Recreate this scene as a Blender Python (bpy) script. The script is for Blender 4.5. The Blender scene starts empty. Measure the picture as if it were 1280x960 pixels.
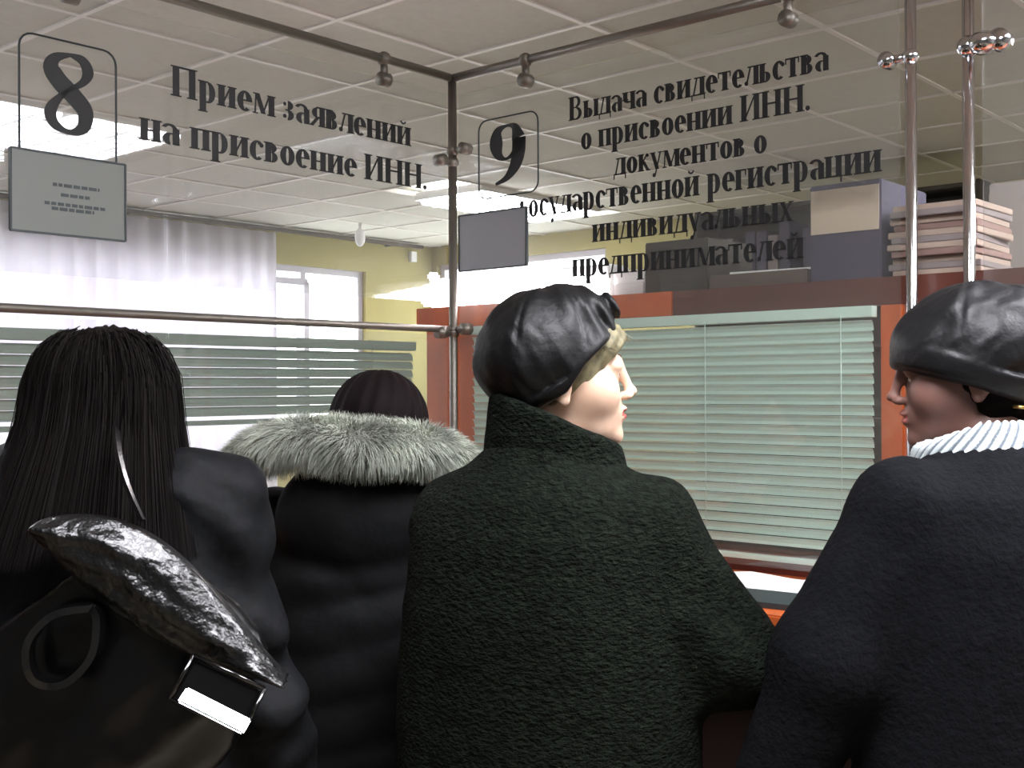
import bpy, bmesh, math, random
import numpy as np
from mathutils import Vector, Matrix, Euler
random.seed(7); rng = np.random.default_rng(7)
sc = bpy.context.scene
COL = sc.collection
R_ = math.radians
# ------------------------------------------------------------------ camera
CAMZ = 1.5; F = 1434.0
PITCH = R_(90.12); ROLL = R_(-0.3)
cam = bpy.data.objects.new('camera', bpy.data.cameras.new('camera')); COL.objects.link(cam)
cam.data.lens = 36.0*F/1280; cam.data.sensor_width = 36; cam.data.clip_start = .05
cam.location = (0, 0, CAMZ)
CM = Matrix.Rotation(PITCH, 3, 'X') @ Matrix.Rotation(ROLL, 3, 'Z')
cam.rotation_euler = CM.to_euler(); sc.camera = cam
# ------------------------------------------------------------------ world, exposure
w = bpy.data.worlds.new('world'); sc.world = w; w.use_nodes = True
bg = w.node_tree.nodes['Background']; bg.inputs[0].default_value = (.93, .95, 1, 1); bg.inputs[1].default_value = 4.5
sc.view_settings.view_transform = 'Standard'; sc.view_settings.look = 'None'
sc.view_settings.exposure = 0.8; sc.view_settings.gamma = 1.0
LAMP = 24.0
# ------------------------------------------------------------------ room frame: corner of the two glass screens, a runs along the right screen, b along the left one
C0 = Vector((-.176, 3.46, 0)); RA = Vector((.755, -.6557, 0)).normalized(); LB = Vector((-RA.y*-1, -RA.x, 0))
LB = Vector((RA.y, -RA.x, 0))           # (-.6557,-.755)
CEIL = 2.75
def W(a, b, z=0): return C0 + RA*a + LB*b + Vector((0, 0, z))
ROTA = math.atan2(RA.y, RA.x)            # local x = a, local y = -b
def ray(px, py): return CM @ Vector(((px-640)/F, (480-py)/F, -1))
def onR(px, py, b=0.0):                  # point of the plane b = const seen at this pixel -> (a, z)
    d = ray(px, py); o = Vector((0, 0, CAMZ))
    t = (b-(o-C0).dot(LB))/d.dot(LB); p = o+d*t; return (p-C0).dot(RA), p.z
def onL(px, py, a=0.0):
    d = ray(px, py); o = Vector((0, 0, CAMZ))
    t = (a-(o-C0).dot(RA))/d.dot(RA); p = o+d*t; return (p-C0).dot(LB), p.z
def atY(px, py, Y):
    d = ray(px, py); t = Y/d.y; return Vector((0, 0, CAMZ))+d*t
# ------------------------------------------------------------------ materials
def lin(c): return tuple(((v/255)/12.92 if v/255 <= .04045 else ((v/255+.055)/1.055)**2.4) for v in c)+(1,)
def mat(name, col, rough=.6, metal=0, noise=0, nscale=8, bump=0, bscale=40, bdist=.01, coat=0, spec=.5, emit=None, es=0, sheen=0, col2=None, stretch=None, sss=0):
    m = bpy.data.materials.new(name); m.use_nodes = True; nt = m.node_tree; p = nt.nodes['Principled BSDF']
    p.inputs['Base Color'].default_value = lin(col); p.inputs['Roughness'].default_value = rough
    p.inputs['Metallic'].default_value = metal; p.inputs['Specular IOR Level'].default_value = spec
    p.inputs['Coat Weight'].default_value = coat; p.inputs['Coat Roughness'].default_value = .05
    p.inputs['Sheen Weight'].default_value = sheen
    if sss:
        p.inputs['Subsurface Weight'].default_value = sss; p.inputs['Subsurface Radius'].default_value = (.01, .004, .002)
    if emit: p.inputs['Emission Color'].default_value = lin(emit); p.inputs['Emission Strength'].default_value = es
    if noise or bump:
        tc = nt.nodes.new('ShaderNodeTexCoord'); mp = nt.nodes.new('ShaderNodeMapping')
        nt.links.new(tc.outputs['Object'], mp.inputs[0])
        if stretch: mp.inputs['Scale'].default_value = stretch
    if noise:
        n = nt.nodes.new('ShaderNodeTexNoise'); n.inputs['Scale'].default_value = nscale; n.inputs['Detail'].default_value = 5
        r = nt.nodes.new('ShaderNodeValToRGB'); c = lin(col); d = lin(col2) if col2 else tuple(v*(1-noise) for v in c[:3])+(1,)
        r.color_ramp.elements[0].color = d; r.color_ramp.elements[1].color = c
        r.color_ramp.elements[0].position = .35; r.color_ramp.elements[1].position = .65
        nt.links.new(mp.outputs[0], n.inputs['Vector']); nt.links.new(n.outputs['Fac'], r.inputs[0]); nt.links.new(r.outputs[0], p.inputs['Base Color'])
    if bump:
        n2 = nt.nodes.new('ShaderNodeTexNoise'); n2.inputs['Scale'].default_value = bscale; n2.inputs['Detail'].default_value = 3
        b = nt.nodes.new('ShaderNodeBump'); b.inputs['Strength'].default_value = bump; b.inputs['Distance'].default_value = bdist
        nt.links.new(mp.outputs[0], n2.inputs['Vector']); nt.links.new(n2.outputs['Fac'], b.inputs['Height']); nt.links.new(b.outputs[0], p.inputs['Normal'])
    return m
def glass_mat():
    m = bpy.data.materials.new('clear_glass'); m.use_nodes = True; nt = m.node_tree; N = nt.nodes; L = nt.links
    N.remove(N['Principled BSDF']); out = N['Material Output']
    tr = N.new('ShaderNodeBsdfTransparent'); tr.inputs[0].default_value = (.965, .975, .965, 1)
    gl = N.new('ShaderNodeBsdfGlossy'); gl.inputs['Roughness'].default_value = .0; gl.inputs[0].default_value = (.95, .97, 1, 1)
    lw = N.new('ShaderNodeLayerWeight'); lw.inputs[0].default_value = .5
    p5 = N.new('ShaderNodeMath'); p5.operation = 'POWER'; p5.inputs[1].default_value = 5
    ml = N.new('ShaderNodeMath'); ml.operation = 'MULTIPLY_ADD'; ml.inputs[1].default_value = .94; ml.inputs[2].default_value = .045
    L.new(lw.outputs['Facing'], p5.inputs[0]); L.new(p5.outputs[0], ml.inputs[0])
    mx = N.new('ShaderNodeMixShader'); L.new(ml.outputs[0], mx.inputs[0]); L.new(tr.outputs[0], mx.inputs[1]); L.new(gl.outputs[0], mx.inputs[2])
    df = N.new('ShaderNodeBsdfTranslucent'); df.inputs[0].default_value = (.8, .8, .78, 1)
    dd = N.new('ShaderNodeBsdfDiffuse'); dd.inputs[0].default_value = (.8, .8, .78, 1)
    ad = N.new('ShaderNodeMixShader'); ad.inputs[0].default_value = .5; L.new(df.outputs[0], ad.inputs[1]); L.new(dd.outputs[0], ad.inputs[2])
    m2 = N.new('ShaderNodeMixShader'); m2.inputs[0].default_value = .045      # diffuse mix that paints a pale haze over the pane
    L.new(mx.outputs[0], m2.inputs[1]); L.new(ad.outputs[0], m2.inputs[2]); L.new(m2.outputs[0], out.inputs[0])
    return m
def curtain_mat():
    m = bpy.data.materials.new('sheer_curtain'); m.use_nodes = True; nt = m.node_tree; N = nt.nodes; L = nt.links
    N.remove(N['Principled BSDF']); out = N['Material Output']
    t = N.new('ShaderNodeBsdfTranslucent'); t.inputs[0].default_value = (.8, .77, .83, 1)
    d = N.new('ShaderNodeBsdfDiffuse'); d.inputs[0].default_value = (.82, .8, .84, 1)
    a = N.new('ShaderNodeMixShader'); a.inputs[0].default_value = .5; L.new(d.outputs[0], a.inputs[1]); L.new(t.outputs[0], a.inputs[2]); L.new(a.outputs[0], out.inputs[0])
    return m
M = dict(
 glass=glass_mat(), curtain=curtain_mat(),
 tile=mat('ceiling_tile_board', (196, 194, 184), .9, noise=.06, nscale=30, bump=.1, bscale=120, bdist=.003),
 tbar=mat('white_grid_bar', (222, 218, 212), .5),
 wall=mat('olive_yellow_paint', (158, 148, 96), .8, noise=.06, nscale=3),
 wallw=mat('beige_paint', (104, 102, 96), .8, noise=.05, nscale=3),
 floor=mat('worn_linoleum', (150, 138, 120), .5, noise=.15, nscale=4),
 chrome=mat('chrome', (205, 208, 212), .12, metal=1),
 steel=mat('dull_steel', (126, 122, 114), .45, metal=.75),
 black=mat('black_vinyl', (18, 19, 20), .6),
 plate=mat('grey_plastic_plate', (112, 116, 110), .5),
 plate2=mat('silver_plastic_plate', (140, 142, 146), .4),
 wood=mat('orange_veneer', (200, 98, 48), .35, noise=.3, nscale=14, stretch=(1, 1, .12), coat=.2),
 woodd=mat('brown_veneer', (98, 52, 40), .4, noise=.3, nscale=14, stretch=(.15, 1, 1)),
 woodr=mat('red_brown_veneer', (104, 46, 36), .4, noise=.2, nscale=14, stretch=(.15, 1, 1)),
 panel=mat('dark_brown_panel', (44, 28, 24), .6),
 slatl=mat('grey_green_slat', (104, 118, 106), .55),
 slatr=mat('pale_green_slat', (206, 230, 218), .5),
 paper=mat('white_paper', (238, 238, 236), .8),
 dfold=mat('dark_folder_board', (40, 50, 52), .5),
 carton=mat('grey_brown_carton', (112, 98, 86), .8, noise=.15, nscale=6),
 cartond=mat('dark_carton', (66, 62, 54), .8, noise=.2, nscale=6),
 violet=mat('violet_grey_board', (70, 66, 84), .7, noise=.1),
 cream=mat('cream_label_paper', (196, 180, 160), .8),
 fold1=mat('buff_folder', (160, 142, 128), .7), fold2=mat('grey_folder', (128, 118, 116), .7), fold3=mat('rose_folder', (134, 108, 100), .7),
 white=mat('white_enamel', (225, 225, 225), .5), whitep=mat('white_window_frame', (190, 186, 196), .5),
 darkbar=mat('dark_rail', (70, 62, 54), .5),
 lamp=mat('fluorescent_glow', (255, 255, 255), .5, emit=(248, 248, 255), es=LAMP),
 skin=mat('fair_skin', (228, 196, 172), .45, noise=.08, nscale=20, col2=(214, 176, 150)),
 skin2=mat('shaded_skin', (136, 98, 88), .5, noise=.1, nscale=20, sss=.08),  # shade of a face turned from the lamps, put into the colour
 lips=mat('rose_lips', (170, 84, 80), .4), eyew=mat('eye_white', (215, 208, 200), .2), iris=mat('dark_iris', (50, 40, 32), .15),
 hairk=mat('near_black_hair', (16, 12, 11), .75, spec=.08), hairb=mat('dark_brown_hair', (22, 16, 17), .75, spec=.08),
 blonde=mat('ash_blonde_hair', (138, 130, 98), .6, noise=.55, nscale=60), brown=mat('brown_hair', (78, 60, 48), .5),
 leather=mat('black_leather', (8, 9, 11), .48, coat=.0, spec=.32, bump=.4, bscale=60, bdist=.004),
 leather2=mat('charcoal_leather', (14, 15, 18), .5, coat=.0, spec=.4, bump=.4, bscale=60, bdist=.004),
 patent=mat('black_patent_leather', (5, 5, 6), .3, coat=.25, spec=.3),
 patentg=mat('glossy_patent_strap', (8, 8, 9), .14, coat=1, spec=.6),
 patentw=mat('crinkled_patent_leather', (12, 13, 14), .36, coat=.35, bump=.8, bscale=45, bdist=.012),
 green=mat('dark_green_boucle', (25, 30, 24), .95, noise=.6, nscale=70, bump=.9, bscale=110, bdist=.012, spec=.08, stretch=(1, 1, 1.7)),
 charc=mat('charcoal_wool', (20, 21, 24), .95, noise=.3, nscale=70, bump=.5, bscale=110, bdist=.006, spec=.08),
 jacket=mat('black_nylon', (14, 15, 17), .65, bump=.5, bscale=18, bdist=.012, spec=.12),
 jacket2=mat('black_matte_jacket', (14, 15, 16), .7, bump=.3, bscale=22, bdist=.01, spec=.15),
 furc=mat('pale_grey_fur', (205, 210, 196), .8, noise=.55, nscale=14, spec=.1),
 furu=mat('fur_underlayer', (132, 134, 124), .95),
 trous=mat('black_trousers', (16, 16, 18), .8), boot=mat('black_boot_leather', (14, 13, 13), .35),
 gold=mat('gold_metal', (214, 180, 110), .3, metal=1),
)
# scarf: pale knit with darker rib lines
def scarf_mat():
    m = mat('ribbed_white_knit', (205, 214, 214), .85); nt = m.node_tree; p = nt.nodes['Principled BSDF']
    return m
M['scarf'] = scarf_mat(); M['scarfd'] = mat('grey_knit_rib', (88, 96, 104), .9)
# ------------------------------------------------------------------ object helpers
def link(name, me, m, parent=None, smooth=False):
    o = bpy.data.objects.new(name, me); COL.objects.link(o)
    if m is not None and not me.materials: me.materials.append(m)
    if parent: o.parent = parent
    if smooth: me.shade_smooth()
    return o
def obj(name, bm, m, parent=None, smooth=False):
    bmesh.ops.recalc_face_normals(bm, faces=bm.faces)
    me = bpy.data.meshes.new(name); bm.to_mesh(me); bm.free(); return link(name, me, m, parent, smooth)
def tag(o, label=None, cat=None, group=None, kind=None):
    if label: o['label'] = label
    if cat: o['category'] = cat
    if group: o['group'] = group
    if kind: o['kind'] = kind
    return o
def empty(name, loc, rz=0, **k):
    o = bpy.data.objects.new(name, None); COL.objects.link(o); o.location = loc; o.rotation_euler = (0, 0, rz)
    o.empty_display_size = .1; return tag(o, **k)
def box(bm, c, s, bev=0, rot=None):
    r = bmesh.ops.create_cube(bm, size=1); vs = r['verts']
    bmesh.ops.scale(bm, vec=s, verts=vs)
    if bev:
        es = list({e for v in vs for e in v.link_edges})
        q = bmesh.ops.bevel(bm, geom=es, offset=bev, segments=2, affect='EDGES'); vs = list({v for f in q['faces'] for v in f.verts} | {v for v in vs if v.is_valid})
    if rot is not None: bmesh.ops.rotate(bm, cent=(0, 0, 0), matrix=rot, verts=vs)
    bmesh.ops.translate(bm, vec=c, verts=vs); return vs
def boxo(name, c, s, m, parent=None, bev=0, rot=None):
    bm = bmesh.new(); box(bm, c, s, bev, rot); return obj(name, bm, m, parent)
def tube(bm, pts, r, n=12, cap=True):
    pts = [Vector(p) for p in pts]; rs = r if isinstance(r, (list, tuple)) else [r]*len(pts); rings = []
    up = None
    for i, p in enumerate(pts):
        t = (pts[min(i+1, len(pts)-1)]-pts[max(i-1, 0)]).normalized()
        if up is None: up = Vector((0, 0, 1)) if abs(t.z) < .9 else Vector((1, 0, 0))
        s = t.cross(up).normalized(); up = s.cross(t).normalized()
        rings.append([bm.verts.new(p+(s*math.cos(2*math.pi*k/n)+up*math.sin(2*math.pi*k/n))*rs[i]) for k in range(n)])
    for i in range(len(rings)-1):
        for k in range(n): bm.faces.new((rings[i][k], rings[i][(k+1) % n], rings[i+1][(k+1) % n], rings[i+1][k]))
    if cap: bm.faces.new(rings[0]); bm.faces.new(rings[-1])
def tubeo(name, pts, r, m, parent=None, n=12):
    bm = bmesh.new(); tube(bm, pts, r, n); return obj(name, bm, m, parent, True)
def ball(bm, c, r, sc=(1, 1, 1), n=12):
    q = bmesh.ops.create_uvsphere(bm, u_segments=n, v_segments=n*2//3, radius=r); bmesh.ops.scale(bm, vec=sc, verts=q['verts']); bmesh.ops.translate(bm, vec=c, verts=q['verts'])
# frame empties: local x = along a, local y = -b, z up
def rframe(name, a, b, z, **k): return empty(name, W(a, b, z), ROTA, **k)
# ------------------------------------------------------------------ the room shell
AMIN, AMAX, BMIN, BMAX = -4.91, 4.3, -4.83, 4.3
def wbox(name, a0, a1, b0, b1, z0, z1, m, parent=None, bev=0):
    o = boxo(name, (0, 0, 0), (abs(a1-a0), abs(b1-b0), z1-z0), m, parent, bev)
    if parent is None: o.location = W((a0+a1)/2, (b0+b1)/2, (z0+z1)/2); o.rotation_euler = (0, 0, ROTA)
    return o
def struct(o): o['kind'] = 'structure'; return o
struct(wbox('floor', AMIN-.2, AMAX+.2, BMIN-.2, BMAX+.2, -.1, 0, M['floor']))
ceil = struct(empty('ceiling', W(0, 0, CEIL), ROTA))
deck = boxo('ceiling_deck', ((AMIN+AMAX)/2, -(BMIN+BMAX)/2, .09), (AMAX-AMIN+.4, BMAX-BMIN+.4, .06), M['tile'], ceil)
T = .6; na, nb = 16, 15
LAMPS = {}   # tile cells taken by a luminaire: list of rects (a0,a1,b0,b1)
RECTS = [(2.4, 3.6, -.66, -.06), (2.4, 3.6, -.06, .54), (-3.0, -2.4, -3.96, -2.76), (-3.0, -2.4, .84, 2.04), (1.8, 2.4, 1.14, 2.34), (1.8, 2.4, -3.66, -2.46)]  # last three: out-of-view lights added to brighten office, blinds and ceiling
# the tile grid is laid from a=-5.46, b=-5.16 so the luminaires sit in its cells
bm = bmesh.new(); box(bm, (0, 0, 0), (T-.012, T-.012, .02), .003); proto = None
A0, B0 = -5.4, -5.46+.6
for i in range(na+1):
    for j in range(nb+1):
        a, b = A0+T*(i+.5), B0+T*(j+.5)
        if a > AMAX+.1 or b > BMAX+.1: continue
        if any(r[0]-.02 < a < r[1]+.02 and r[2]-.02 < b < r[3]+.02 for r in RECTS): continue
        if proto is None:
            proto = obj('ceiling_tile', bm, M['tile'], ceil); o = proto
        else:
            o = bpy.data.objects.new('ceiling_tile', proto.data); COL.objects.link(o); o.parent = ceil
        o.location = (a, -b, .012+random.uniform(0, .004))
bm = bmesh.new()
for i in range(na+2):
    box(bm, (A0+T*i, -(BMIN+BMAX)/2, .012), (.02, BMAX-BMIN, .03)); box(bm, ((AMIN+AMAX)/2, -(B0+T*i), .0115), (AMAX-AMIN, .02, .03))
tb = obj('ceiling_grid', bm, M['tbar'], ceil)
# walls, the two office walls with real openings
def wall_with_holes(name, axis, pos, lo, hi, holes, m):
    # holes: list of (lo,hi,z0,z1); slabs around them
    t = .16; e = struct(empty(name, (0, 0, 0))); cuts = sorted(holes); cur = lo
    bm = bmesh.new()
    def slab(u0, u1, z0, z1):
        if u1-u0 < .01 or z1-z0 < .01: return
        if axis == 'a': c = ((pos-t/2), -(u0+u1)/2, (z0+z1)/2); s = (t, u1-u0, z1-z0)
        else: c = ((u0+u1)/2, -(pos-t/2), (z0+z1)/2); s = (u1-u0, t, z1-z0)
        box(bm, c, s)
    for h in cuts:
        slab(cur, h[0], 0, CEIL+.1); slab(h[0], h[1], 0, h[2]); slab(h[0], h[1], h[3], CEIL+.1); cur = h[1]
    slab(cur, hi, 0, CEIL+.1)
    COL.objects.unlink(e); bpy.data.objects.remove(e)
    o = obj(name, bm, m); o.location = C0; o.rotation_euler = (0, 0, ROTA); return struct(o)
wb0 = onL(458, 372, AMIN)[0]; wz1 = onL(400, 334, AMIN)[1]
HL = (wb0, 4.0, .9, wz1)
rw0, _ = onR(546, 340, BMIN); rw1, _ = onR(757, 340, BMIN); rz1 = onR(700, 315, BMIN)[1]
HR = (rw0, rw1, 1.3, rz1)
wall_with_holes('wall_left', 'a', AMIN, BMIN-.16, BMAX+.16, [HL], M['wall'])
wall_with_holes('wall_back', 'b', BMIN, AMIN, AMAX+.16, [HR], M['wall'])
struct(wbox('wall_right', AMAX, AMAX+.16, BMIN, BMAX+.16, 0, CEIL+.1, M['wallw']))
struct(wbox('wall_front', AMIN, AMAX, BMAX, BMAX+.16, 0, CEIL+.1, M['wallw']))
def window(n, axis, pos, h, mull):
    u0, u1, z0, z1 = h; e = struct(empty('window_%d' % n, W(0, 0, 0), ROTA)); fw = .05
    def b(nm, ua, ub, za, zb, m, th=.06, off=-.08):
        if axis == 'a': c = (pos+off, -(ua+ub)/2, (za+zb)/2); s = (th, ub-ua, zb-za)
        else: c = ((ua+ub)/2, -(pos+off), (za+zb)/2); s = (ub-ua, th, zb-za)
        return boxo(nm, c, s, m, e)
    b('window_frame', u0, u0+fw, z0, z1, M['whitep']); b('window_frame', u1-fw, u1, z0, z1, M['whitep'])
    b('window_frame', u0+fw, u1-fw, z0, z0+fw, M['whitep']); b('window_frame', u0+fw, u1-fw, z1-fw, z1, M['whitep'])
    prev = u0+fw
    for q in mull+[u1-fw]:
        if q < u1-fw: b('mullion', q-.025, q+.025, z0+fw, z1-fw, M['whitep'])
        b('pane', prev+(.025 if prev > u0+fw else 0), q-(.025 if q < u1-fw else 0), z0+fw, z1-fw, M['glass'], .008)
        prev = q
    return e
mb = onL(384, 360, AMIN)[0]
W1 = window(1, 'a', AMIN, HL, [mb, mb+.9, mb+1.8, mb+2.7])
# the inner casement sash of the visible window (top at y=350)
cz = onL(365, 351, AMIN)[1]
bm = bmesh.new(); cb1 = onL(345, 360, AMIN)[0]
box(bm, (AMIN-.03, -(mb+cb1)/2-.02, cz), (.05, abs(cb1-mb)+.06, .05)); box(bm, (AMIN-.03, -mb, (cz+1.0)/2), (.05, .05, cz-1.0)); box(bm, (AMIN-.03, -cb1-.03, (cz+1.0)/2), (.05, .05, cz-1.0))
obj('sash', bm, M['whitep'], W1)
W2 = window(2, 'b', BMIN, HR, [])
# ------------------------------------------------------------------ luminaires
def luminaire(r, label, louv=True):
    a0, a1, b0, b1 = r; e = rframe('ceiling_light', (a0+a1)/2, (b0+b1)/2, CEIL, label=label, cat='ceiling light'); LA, LB_ = a1-a0, b1-b0
    bm = bmesh.new(); 
    for s in (-1, 1):
        box(bm, (s*(LA/2-.012), 0, -.005), (.024, LB_, .05)); box(bm, (0, s*(LB_/2-.012), -.005), (LA-.05, .024, .05))
    obj('housing', bm, M['white'], e)
    boxo('lamp_panel', (0, 0, -.03), (LA-.05, LB_-.05, .05), M['lamp'], e, .01)
    bm = bmesh.new(); na_ = int(round(LA/.1)); nb_ = int(round(LB_/.15))
    for k in range(1, na_): box(bm, (-LA/2+LA*k/na_, 0, -.058), (.003, LB_-.05, .008))
    for k in range(1, nb_): box(bm, (0, -LB_/2+LB_*k/nb_, -.058), (LA-.05, .004, .008))
    obj('louvre', bm, M['white'], e); return e
LL = ['recessed louvred ceiling light right of the glass corner, nearer the back office', 'recessed louvred ceiling light over the right counter, reflected behind the figure 8',
      'glowing ceiling light seen behind the corner post', 'added out-of-view ceiling light over the office behind the left glass screen', 'added out-of-view ceiling light over the waiting people, above the camera side', 'added out-of-view ceiling light over the office beyond the bookcase end, right of the poles']
for r, l in zip(RECTS, LL): luminaire(r, l)
# ------------------------------------------------------------------ chrome frame of the screens
ZT = 2.43; ZM = 1.672
aA = onR(1139, 200)[0]; aB = onR(1211, 200)[0]
fr = rframe('tube_railing', 0, 0, 0, label='chrome tube frame of corner post, top rail and two bright poles at right', cat='frame')
tubeo('corner_post', [(0, 0, 0), (0, 0, ZT)], .0135, M['steel'], fr)
tubeo('top_rail', [(0, 0, ZT), (aA-.02, 0, ZT)], .013, M['steel'], fr)
fl = rframe('tube_railing', 0, 0, 0, label='pair of steel tube rails carrying the left glass screens, meeting the corner post', cat='frame')
tubeo('top_rail', [(0, -.014, ZT), (0, -3.2, ZT)], .013, M['steel'], fl)
tubeo('lower_rail', [(0, -.014, ZM), (0, -3.2, ZM)], .010, M['steel'], fl)
tubeo('chrome_pole', [(aA, 0, 0), (aA, 0, CEIL-.02)], .0125, M['chrome'], fr, 20)
tubeo('chrome_pole', [(aB, 0, 0), (aB, 0, CEIL-.02)], .0125, M['chrome'], fr, 20)
tubeo('top_rail', [(aB, 0, ZT), (3.6, 0, ZT)], .013, M['steel'], fr)
def clamp(x, y, z, axis, m='steel', big=1.0, par=None):
    bm = bmesh.new(); d = Vector(axis)*big
    ball(bm, (x, y, z), .021*big, (1, 1, 1)); tube(bm, [Vector((x, y, z))+d*.01, Vector((x, y, z))+d*.055], .011*big)
    q = Vector((x, y, z))+d*.058; tube(bm, [q-Vector((0, .016, 0) if abs(d.y) < .5*big else (.016, 0, 0)), q+Vector((0, .016, 0) if abs(d.y) < .5*big else (.016, 0, 0))], .02*big)
    obj('clamp', bm, M[m], par or fr, True)
for px, py in ((657, 95), (985, 18)): clamp(onR(px, py)[0], 0, ZT-.0, (0, 0, -1))
for px, py in ((480, 97), (88, 5)): clamp(0, -onL(px, py)[0], ZT, (0, 0, -1), par=fl)
zc = onR(575, 187)[1]
clamp(0, 0, zc, (1, 0, 0), big=.9); clamp(0, 0, zc-.035, (0, -1, 0), big=.9)
clamp(0, 0, ZM, (1, 0, 0), big=.9); clamp(0, 0, ZM-.01, (0, -1, 0), big=.9)
clamp(aA, 0, onR(1130, 72)[1], (-1, 0, 0), 'chrome', .9); clamp(aB, 0, onR(1225, 55)[1], (1, 0, 0), 'chrome', 1.15)
bm = bmesh.new(); ball(bm, (aB+.033, -.004, onR(1225, 55)[1]), .03, (1.1, 1, .85), 16); obj('clamp', bm, M['chrome'], fr, True)
# ------------------------------------------------------------------ serif lettering
S, TH, XH, CP = .165, .055, .49, .68
def rect(x0, y0, x1, y1): return [(x0, y0), (x1, y0), (x1, y1), (x0, y1)]
def line(x0, y0, x1, y1, wd):
    h = wd/2; return [(x0-h, y0), (x0+h, y0), (x1+h, y1), (x1-h, y1)]
def stem(x, y0, y1, sv=.04, wd=S): return [rect(x, y0, x+wd, y1), rect(x-sv, y0, x+wd+sv, y0+.03), rect(x-sv, y1-.03, x+wd+sv, y1)]
def ring(cx, cy, rx, ry, tk, tn, a0=0, a1=360, n=18):
    out = []; k = max(3, int(n*abs(a1-a0)/360))
    for i in range(k):
        q = []
        for (t, inn) in ((i, 0), (i+1, 0), (i+1, 1), (i, 1)):
            a = math.radians(a0+(a1-a0)*t/k); X, Y = (rx-tk, ry-tn) if inn else (rx, ry)
            q.append((cx+X*math.cos(a), cy+Y*math.sin(a)))
        out.append(q)
    return out
def bowl(x, cy, ry, rx=.15, tk=None): return ring(x, cy, rx+.02, ry, tk or S*.95, TH, -90, 90)
def lbowl(x, cy, ry, rx=.15): return ring(x, cy, rx+.02, ry, S*.95, TH, 90, 270)
G = {}
G['п'] = (stem(.05, 0, XH)+stem(.34, 0, XH)+[rect(.05, XH-.04, .46, XH)], .56)
G['н'] = (stem(.05, 0, XH)+stem(.34, 0, XH)+[rect(.05, .22, .46, .26)], .56)
G['и'] = (stem(.05, 0, XH)+stem(.34, 0, XH)+[line(.16, .05, .36, XH-.05, .045)], .56)
G['й'] = (G['и'][0]+ring(.255, .64, .1, .09, .04, .045, 180, 360), .56)
G['ц'] = (stem(.05, 0, XH)+stem(.34, 0, XH)+[rect(.05, 0, .5, .04), rect(.47, -.12, .51, .04)], .58)
G['т'] = (stem(.18, 0, XH)+[rect(.02, XH-.04, .46, XH), rect(.02, XH-.15, .055, XH), rect(.425, XH-.15, .46, XH)], .5)
G['г'] = (stem(.05, 0, XH)+[rect(.05, XH-.04, .38, XH), rect(.345, XH-.15, .38, XH)], .42)
G['р'] = (stem(.05, -.22, XH)+bowl(.27, .235, .245, .17)+[rect(.17, XH-.04, .28, XH), rect(.17, -.005, .28, .035)], .52)
G['ь'] = (stem(.05, 0, XH)+bowl(.24, .135, .135, .14)+[rect(.17, 0, .25, .035), rect(.17, .235, .25, .27)], .46)
G['ы'] = (G['ь'][0]+stem(.47, 0, XH), .68)
G['в'] = (stem(.05, 0, XH)+bowl(.24, .13, .13, .14)+bowl(.23, .355, .115, .12)+[rect(.17, 0, .25, .035), rect(.17, .23, .25, .265), rect(.17, XH-.035, .25, XH)], .47)
G['о'] = (ring(.24, .235, .21, .245, S, TH), .48)
G['с'] = (ring(.24, .235, .21, .245, S, TH, 45, 310)+ring(.36, .37, .055, .055, .055, .055), .44)
G['е'] = (ring(.24, .235, .21, .245, S, TH, 0, 310)+[rect(.1, .235, .42, .27)], .46)
G['з'] = (bowl(.17, .125, .13, .16)+bowl(.17, .36, .115, .14)+[rect(.1, .225, .2, .26)]+ring(.08, .09, .05, .05, .05, .05)+ring(.08, .385, .045, .045, .045, .045), .4)
G['а'] = (stem(.28, 0, XH-.12, 0)+ring(.2, .345, .2, .13, .11, TH, 0, 160)+lbowl(.22, .13, .14, .16)+[rect(.2, .23, .3, .265), rect(.4, 0, .45, .03)], .47)
G['я'] = (stem(.32, 0, XH)+lbowl(.24, .34, .13, .14)+[rect(.22, XH-.04, .34, XH), rect(.22, .21, .34, .245), line(.06, 0, .26, .22, .11), rect(0, 0, .13, .03)], .5)
G['л'] = (stem(.32, 0, XH)+[line(.09, .04, .22, XH, .05), rect(.12, XH-.035, .34, XH)]+ring(.08, .06, .06, .06, .06, .06), .5)
G['м'] = (stem(.48, 0, XH)+[line(.09, 0, .12, XH, .04), line(.15, XH, .33, .02, .13), line(.32, .02, .5, XH, .04), rect(.02, 0, .17, .03), rect(.04, XH-.03, .2, XH)], .66)
G['д'] = (stem(.32, .02, XH)+[line(.1, .03, .22, XH, .05), rect(.12, XH-.035, .34, XH), rect(.02, 0, .5, .04), rect(.02, -.12, .055, .04), rect(.465, -.12, .5, .04)], .53)
G['к'] = (stem(.05, 0, XH)+[line(.17, .2, .36, XH, .05), line(.41, 0, .22, .28, .12), rect(.33, 0, .5, .03)]+ring(.38, XH-.05, .05, .05, .05, .05), .5)
G['у'] = ([line(.28, .0, .1, XH, .13), line(.2, -.16, .4, XH, .045), rect(.0, XH-.03, .2, XH), rect(.31, XH-.03, .47, XH)]+ring(.16, -.16, .06, .06, .06, .06), .48)
G['х'] = ([line(.37, 0, .12, XH, .13), line(.08, 0, .4, XH, .045), rect(0, 0, .16, .03), rect(.28, 0, .48, .03), rect(.02, XH-.03, .22, XH), rect(.32, XH-.03, .47, XH)], .49)
G['ч'] = (stem(.34, 0, XH)+stem(.05, .26, XH)+ring(.24, .3, .19, .12, S, TH, 180, 300)+[rect(.25, .19, .36, .23)], .54)
G['П'] = (stem(.05, 0, CP, .05)+stem(.46, 0, CP, .05)+[rect(.05, CP-.045, .58, CP)], .72)
G['Н'] = (stem(.05, 0, CP, .05)+stem(.46, 0, CP, .05)+[rect(.05, .33, .58, .375)], .72)
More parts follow.
